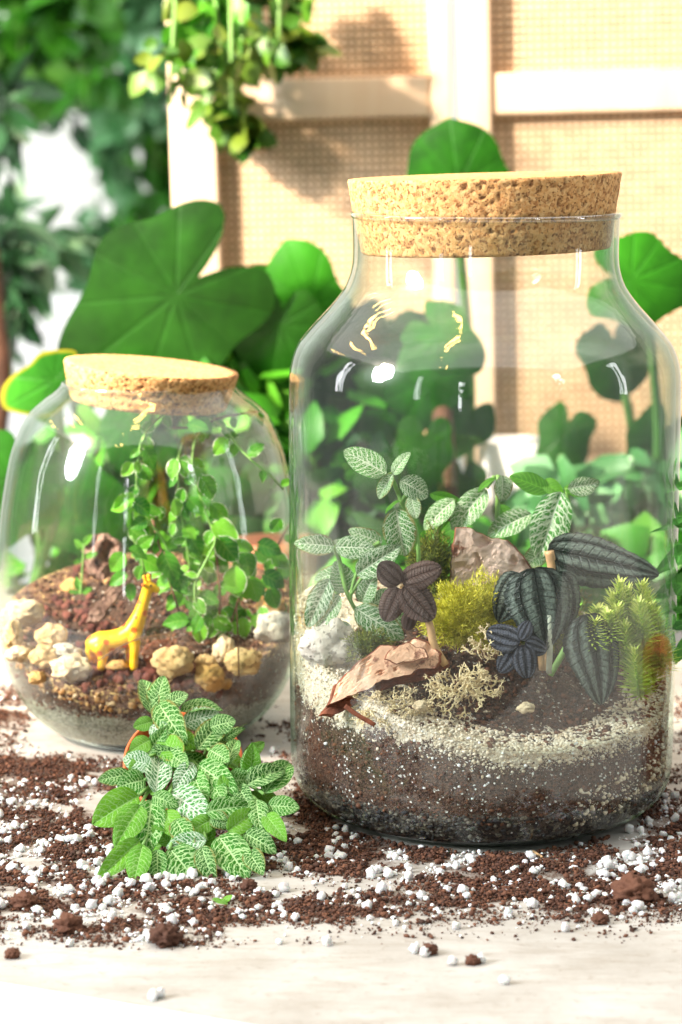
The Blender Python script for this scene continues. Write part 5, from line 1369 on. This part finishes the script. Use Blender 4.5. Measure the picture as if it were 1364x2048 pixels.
# white low wall / ledge
A = at(-100, 610, 2.4); B = at(700, 1400, 2.4)
V, F = box((A.x + B.x) / 2 - .1, 2.5, (A.z - .75) / 2, B.x - A.x + .3, .3, A.z + .75, .01); tag(obj('white_cabinet', V, F, M_white), 'bright white low cabinet behind the plants at the left', 'cabinet')
A = at(950, 880, 1.25)
# foliage clusters
def bush(root, c, rx, ry, rz, n, L, wd, mat, seed, droop=.6, name='foliage'):
    rs = np.random.RandomState(seed)
    u = rs.normal(size=(n, 3)); u /= np.linalg.norm(u, axis=1)[:, None]
    cl = rs.normal(size=(max(4, n // 45), 3)) * .55; idx = rs.randint(0, len(cl), n)
    P = cl[idx] + u * .42 * rs.rand(n, 1) ** .4
    P = np.array(c)[None] + P * np.array([[rx, ry, rz]])
    d = u + rs.normal(size=(n, 3)) * .4 + np.array([[0, 0, -droop]]); d /= np.linalg.norm(d, axis=1)[:, None]
    s_ = np.cross(d, rs.normal(size=(n, 3))); s_ /= np.linalg.norm(s_, axis=1)[:, None]; b = np.cross(d, s_)
    Ls = L * rs.uniform(.6, 1.3, (n, 1)); w_ = wd * Ls / L
    V = np.stack([P, P + d * Ls * .35 + s_ * w_, P + d * Ls * .35 - s_ * w_, P + d * Ls * .4 - b * w_ * .4, P + d * Ls * .75 + s_ * w_ * .65, P + d * Ls * .75 - s_ * w_ * .65, P + d * Ls - b * w_ * .3 * 0], 1)
    i0 = np.arange(n)[:, None] * 7
    F = np.concatenate([i0 + np.array([[a_, b_, c_]]) for a_, b_, c_ in ((0, 1, 3), (0, 3, 2), (1, 4, 3), (3, 5, 2), (3, 4, 6), (3, 6, 5))])
    o = obj(name, V.reshape(-1, 3), F, mat, root, attr={'rnd': np.repeat(rs.rand(n), 7)}); o['kind'] = 'stuff'; return o
def hang(px, py, Y, wpx, hpx, n, L, mat, label, seed, strands=0, wd=.4, grp='hanging plants in the background', hook=True, nm='hanging_plant'):
    c = at(px, py, Y); k = (Y - CAM.y) / FPX
    root = empty(nm, (c.x, c.y, c.z), label, 'plant', grp)
    bush(root, c, wpx * k / 2, wpx * k / 3, hpx * k / 2, n, L, L * wd, mat, seed)
    rs = random.Random(seed)
    for i in range(strands):
        x = px + rs.uniform(-.45, .45) * wpx; y0 = py + rs.uniform(-.2, .3) * hpx; y1 = y0 + rs.uniform(.5, 1.1) * hpx
        dy = rs.uniform(-.1, .1); A_ = at(x, y0, Y + dy); B_ = at(x + rs.uniform(-20, 20), y1, Y + dy)
        V, F = tube([A_, (A_ + B_) / 2, B_], .0016, 5); obj('stem', V, F, M_stemG, root)
        m = int((A_ - B_).length / (L * .45)); 
        P = [A_.lerp(B_, (q + .5) / m) for q in range(m)]
        for q in P[:1]: pass
        rsn = np.random.RandomState(seed * 31 + i)
        bush(root, A_.lerp(B_, .5), .03, .03, (A_ - B_).length * .42, m * 3, L * .8, L * wd * .8, mat, seed * 13 + i, name='foliage')
hang(60, 10, 2.6, 330, 220, 260, .07, M_leafbg, 'dense green plant hanging at the upper left corner', 1, 5)
hang(70, 150, 2.9, 130, 150, 110, .06, M_leafdk, 'dark hanging plant below the upper left corner', 2, 3)
hang(290, 110, 3.6, 200, 300, 150, .08, M_leafbl, 'pale blue green plant hanging left of the screen', 3, 5)
hang(300, 330, 3.8, 150, 330, 110, .075, M_leafbg, 'trailing plant in front of the grey wall', 4, 5)
hang(200, 420, 3.8, 90, 320, 60, .06, M_leafbl, 'thin blue green strands hanging on the grey wall', 14, 4)
hang(415, 20, .72, 190, 230, 55, .024, M_leafyl, 'yellow green vine hanging before the left stile of the screen', 5, 8)
hang(440, 40, .70, 130, 200, 40, .032, M_leafbg, 'large leaved green spray beside the yellow green vine', 6, 0, .45)
hang(575, 0, .73, 110, 120, 90, .022, M_leafyl, 'small olive spray hanging over the screen top', 7, 1)
hang(470, 235, .76, 80, 70, 60, .02, M_leafyl, 'olive leaf cluster at the left end of the rail', 8, 0)
hang(20, 420, 1.5, 120, 420, 110, .05, M_leafdk, 'dark narrow leaved shrub at the left edge', 9, 2, .2, 'shrubs at the left edge', nm='dark_shrub')
hang(60, 590, 1.6, 200, 220, 110, .06, M_leafbl, 'grey green shrub over the white cabinet at the left', 10, 0, .18, 'shrubs at the left edge', nm='grey_shrub')
hang(400, 1010, .62, 560, 420, 800, .034, M_leafbg, 'leafy green shrub behind the rounded jar', 15, 0, .4, 'shrubs behind the table', nm='green_shrub')
hang(730, 1050, .62, 300, 300, 260, .032, M_leafdk, 'dark green shrub seen through the left of the tall jar', 16, 0, .4, 'shrubs behind the table', nm='green_shrub')
hang(1240, 1080, .58, 300, 260, 260, .032, M_leafbl, 'pale green shrub low behind the right of the tall jar', 17, 0, .4, 'shrubs behind the table', nm='green_shrub')
hang(1000, 1180, .50, 500, 180, 500, .04, M_leafbg, 'low green ground plant behind the middle of the tall jar', 18, 0, .4, 'shrubs behind the table', nm='green_shrub')
for x, y, z, k, sd2, lb in ((-1.7, -3.4, .7, .9, 31, 'leafy shrub mirrored in the left of the jars'), (.5, -3.6, .9, .8, 32, 'leafy shrub mirrored in the middle of the jars'), (2.2, -2.2, .8, .8, 33, 'leafy shrub mirrored in the right of the jars')):
    rt = empty('green_shrub', (x, y, z), lb, 'plant'); bush(rt, (x, y, z), k * .7, k * .5, k, 1500, .16, .06, M_leafdk, sd2)
V, F = tube(curve_pts([at(-25, 500, 1.2), at(-12, 640, 1.2), at(0, 760, 1.2), at(-15, 900, 1.2)]), .012, 8); tag(obj('bare_stem', V, F, M_darkwood), 'dark brown bare stem cut by the left edge of the picture', 'plant stem')
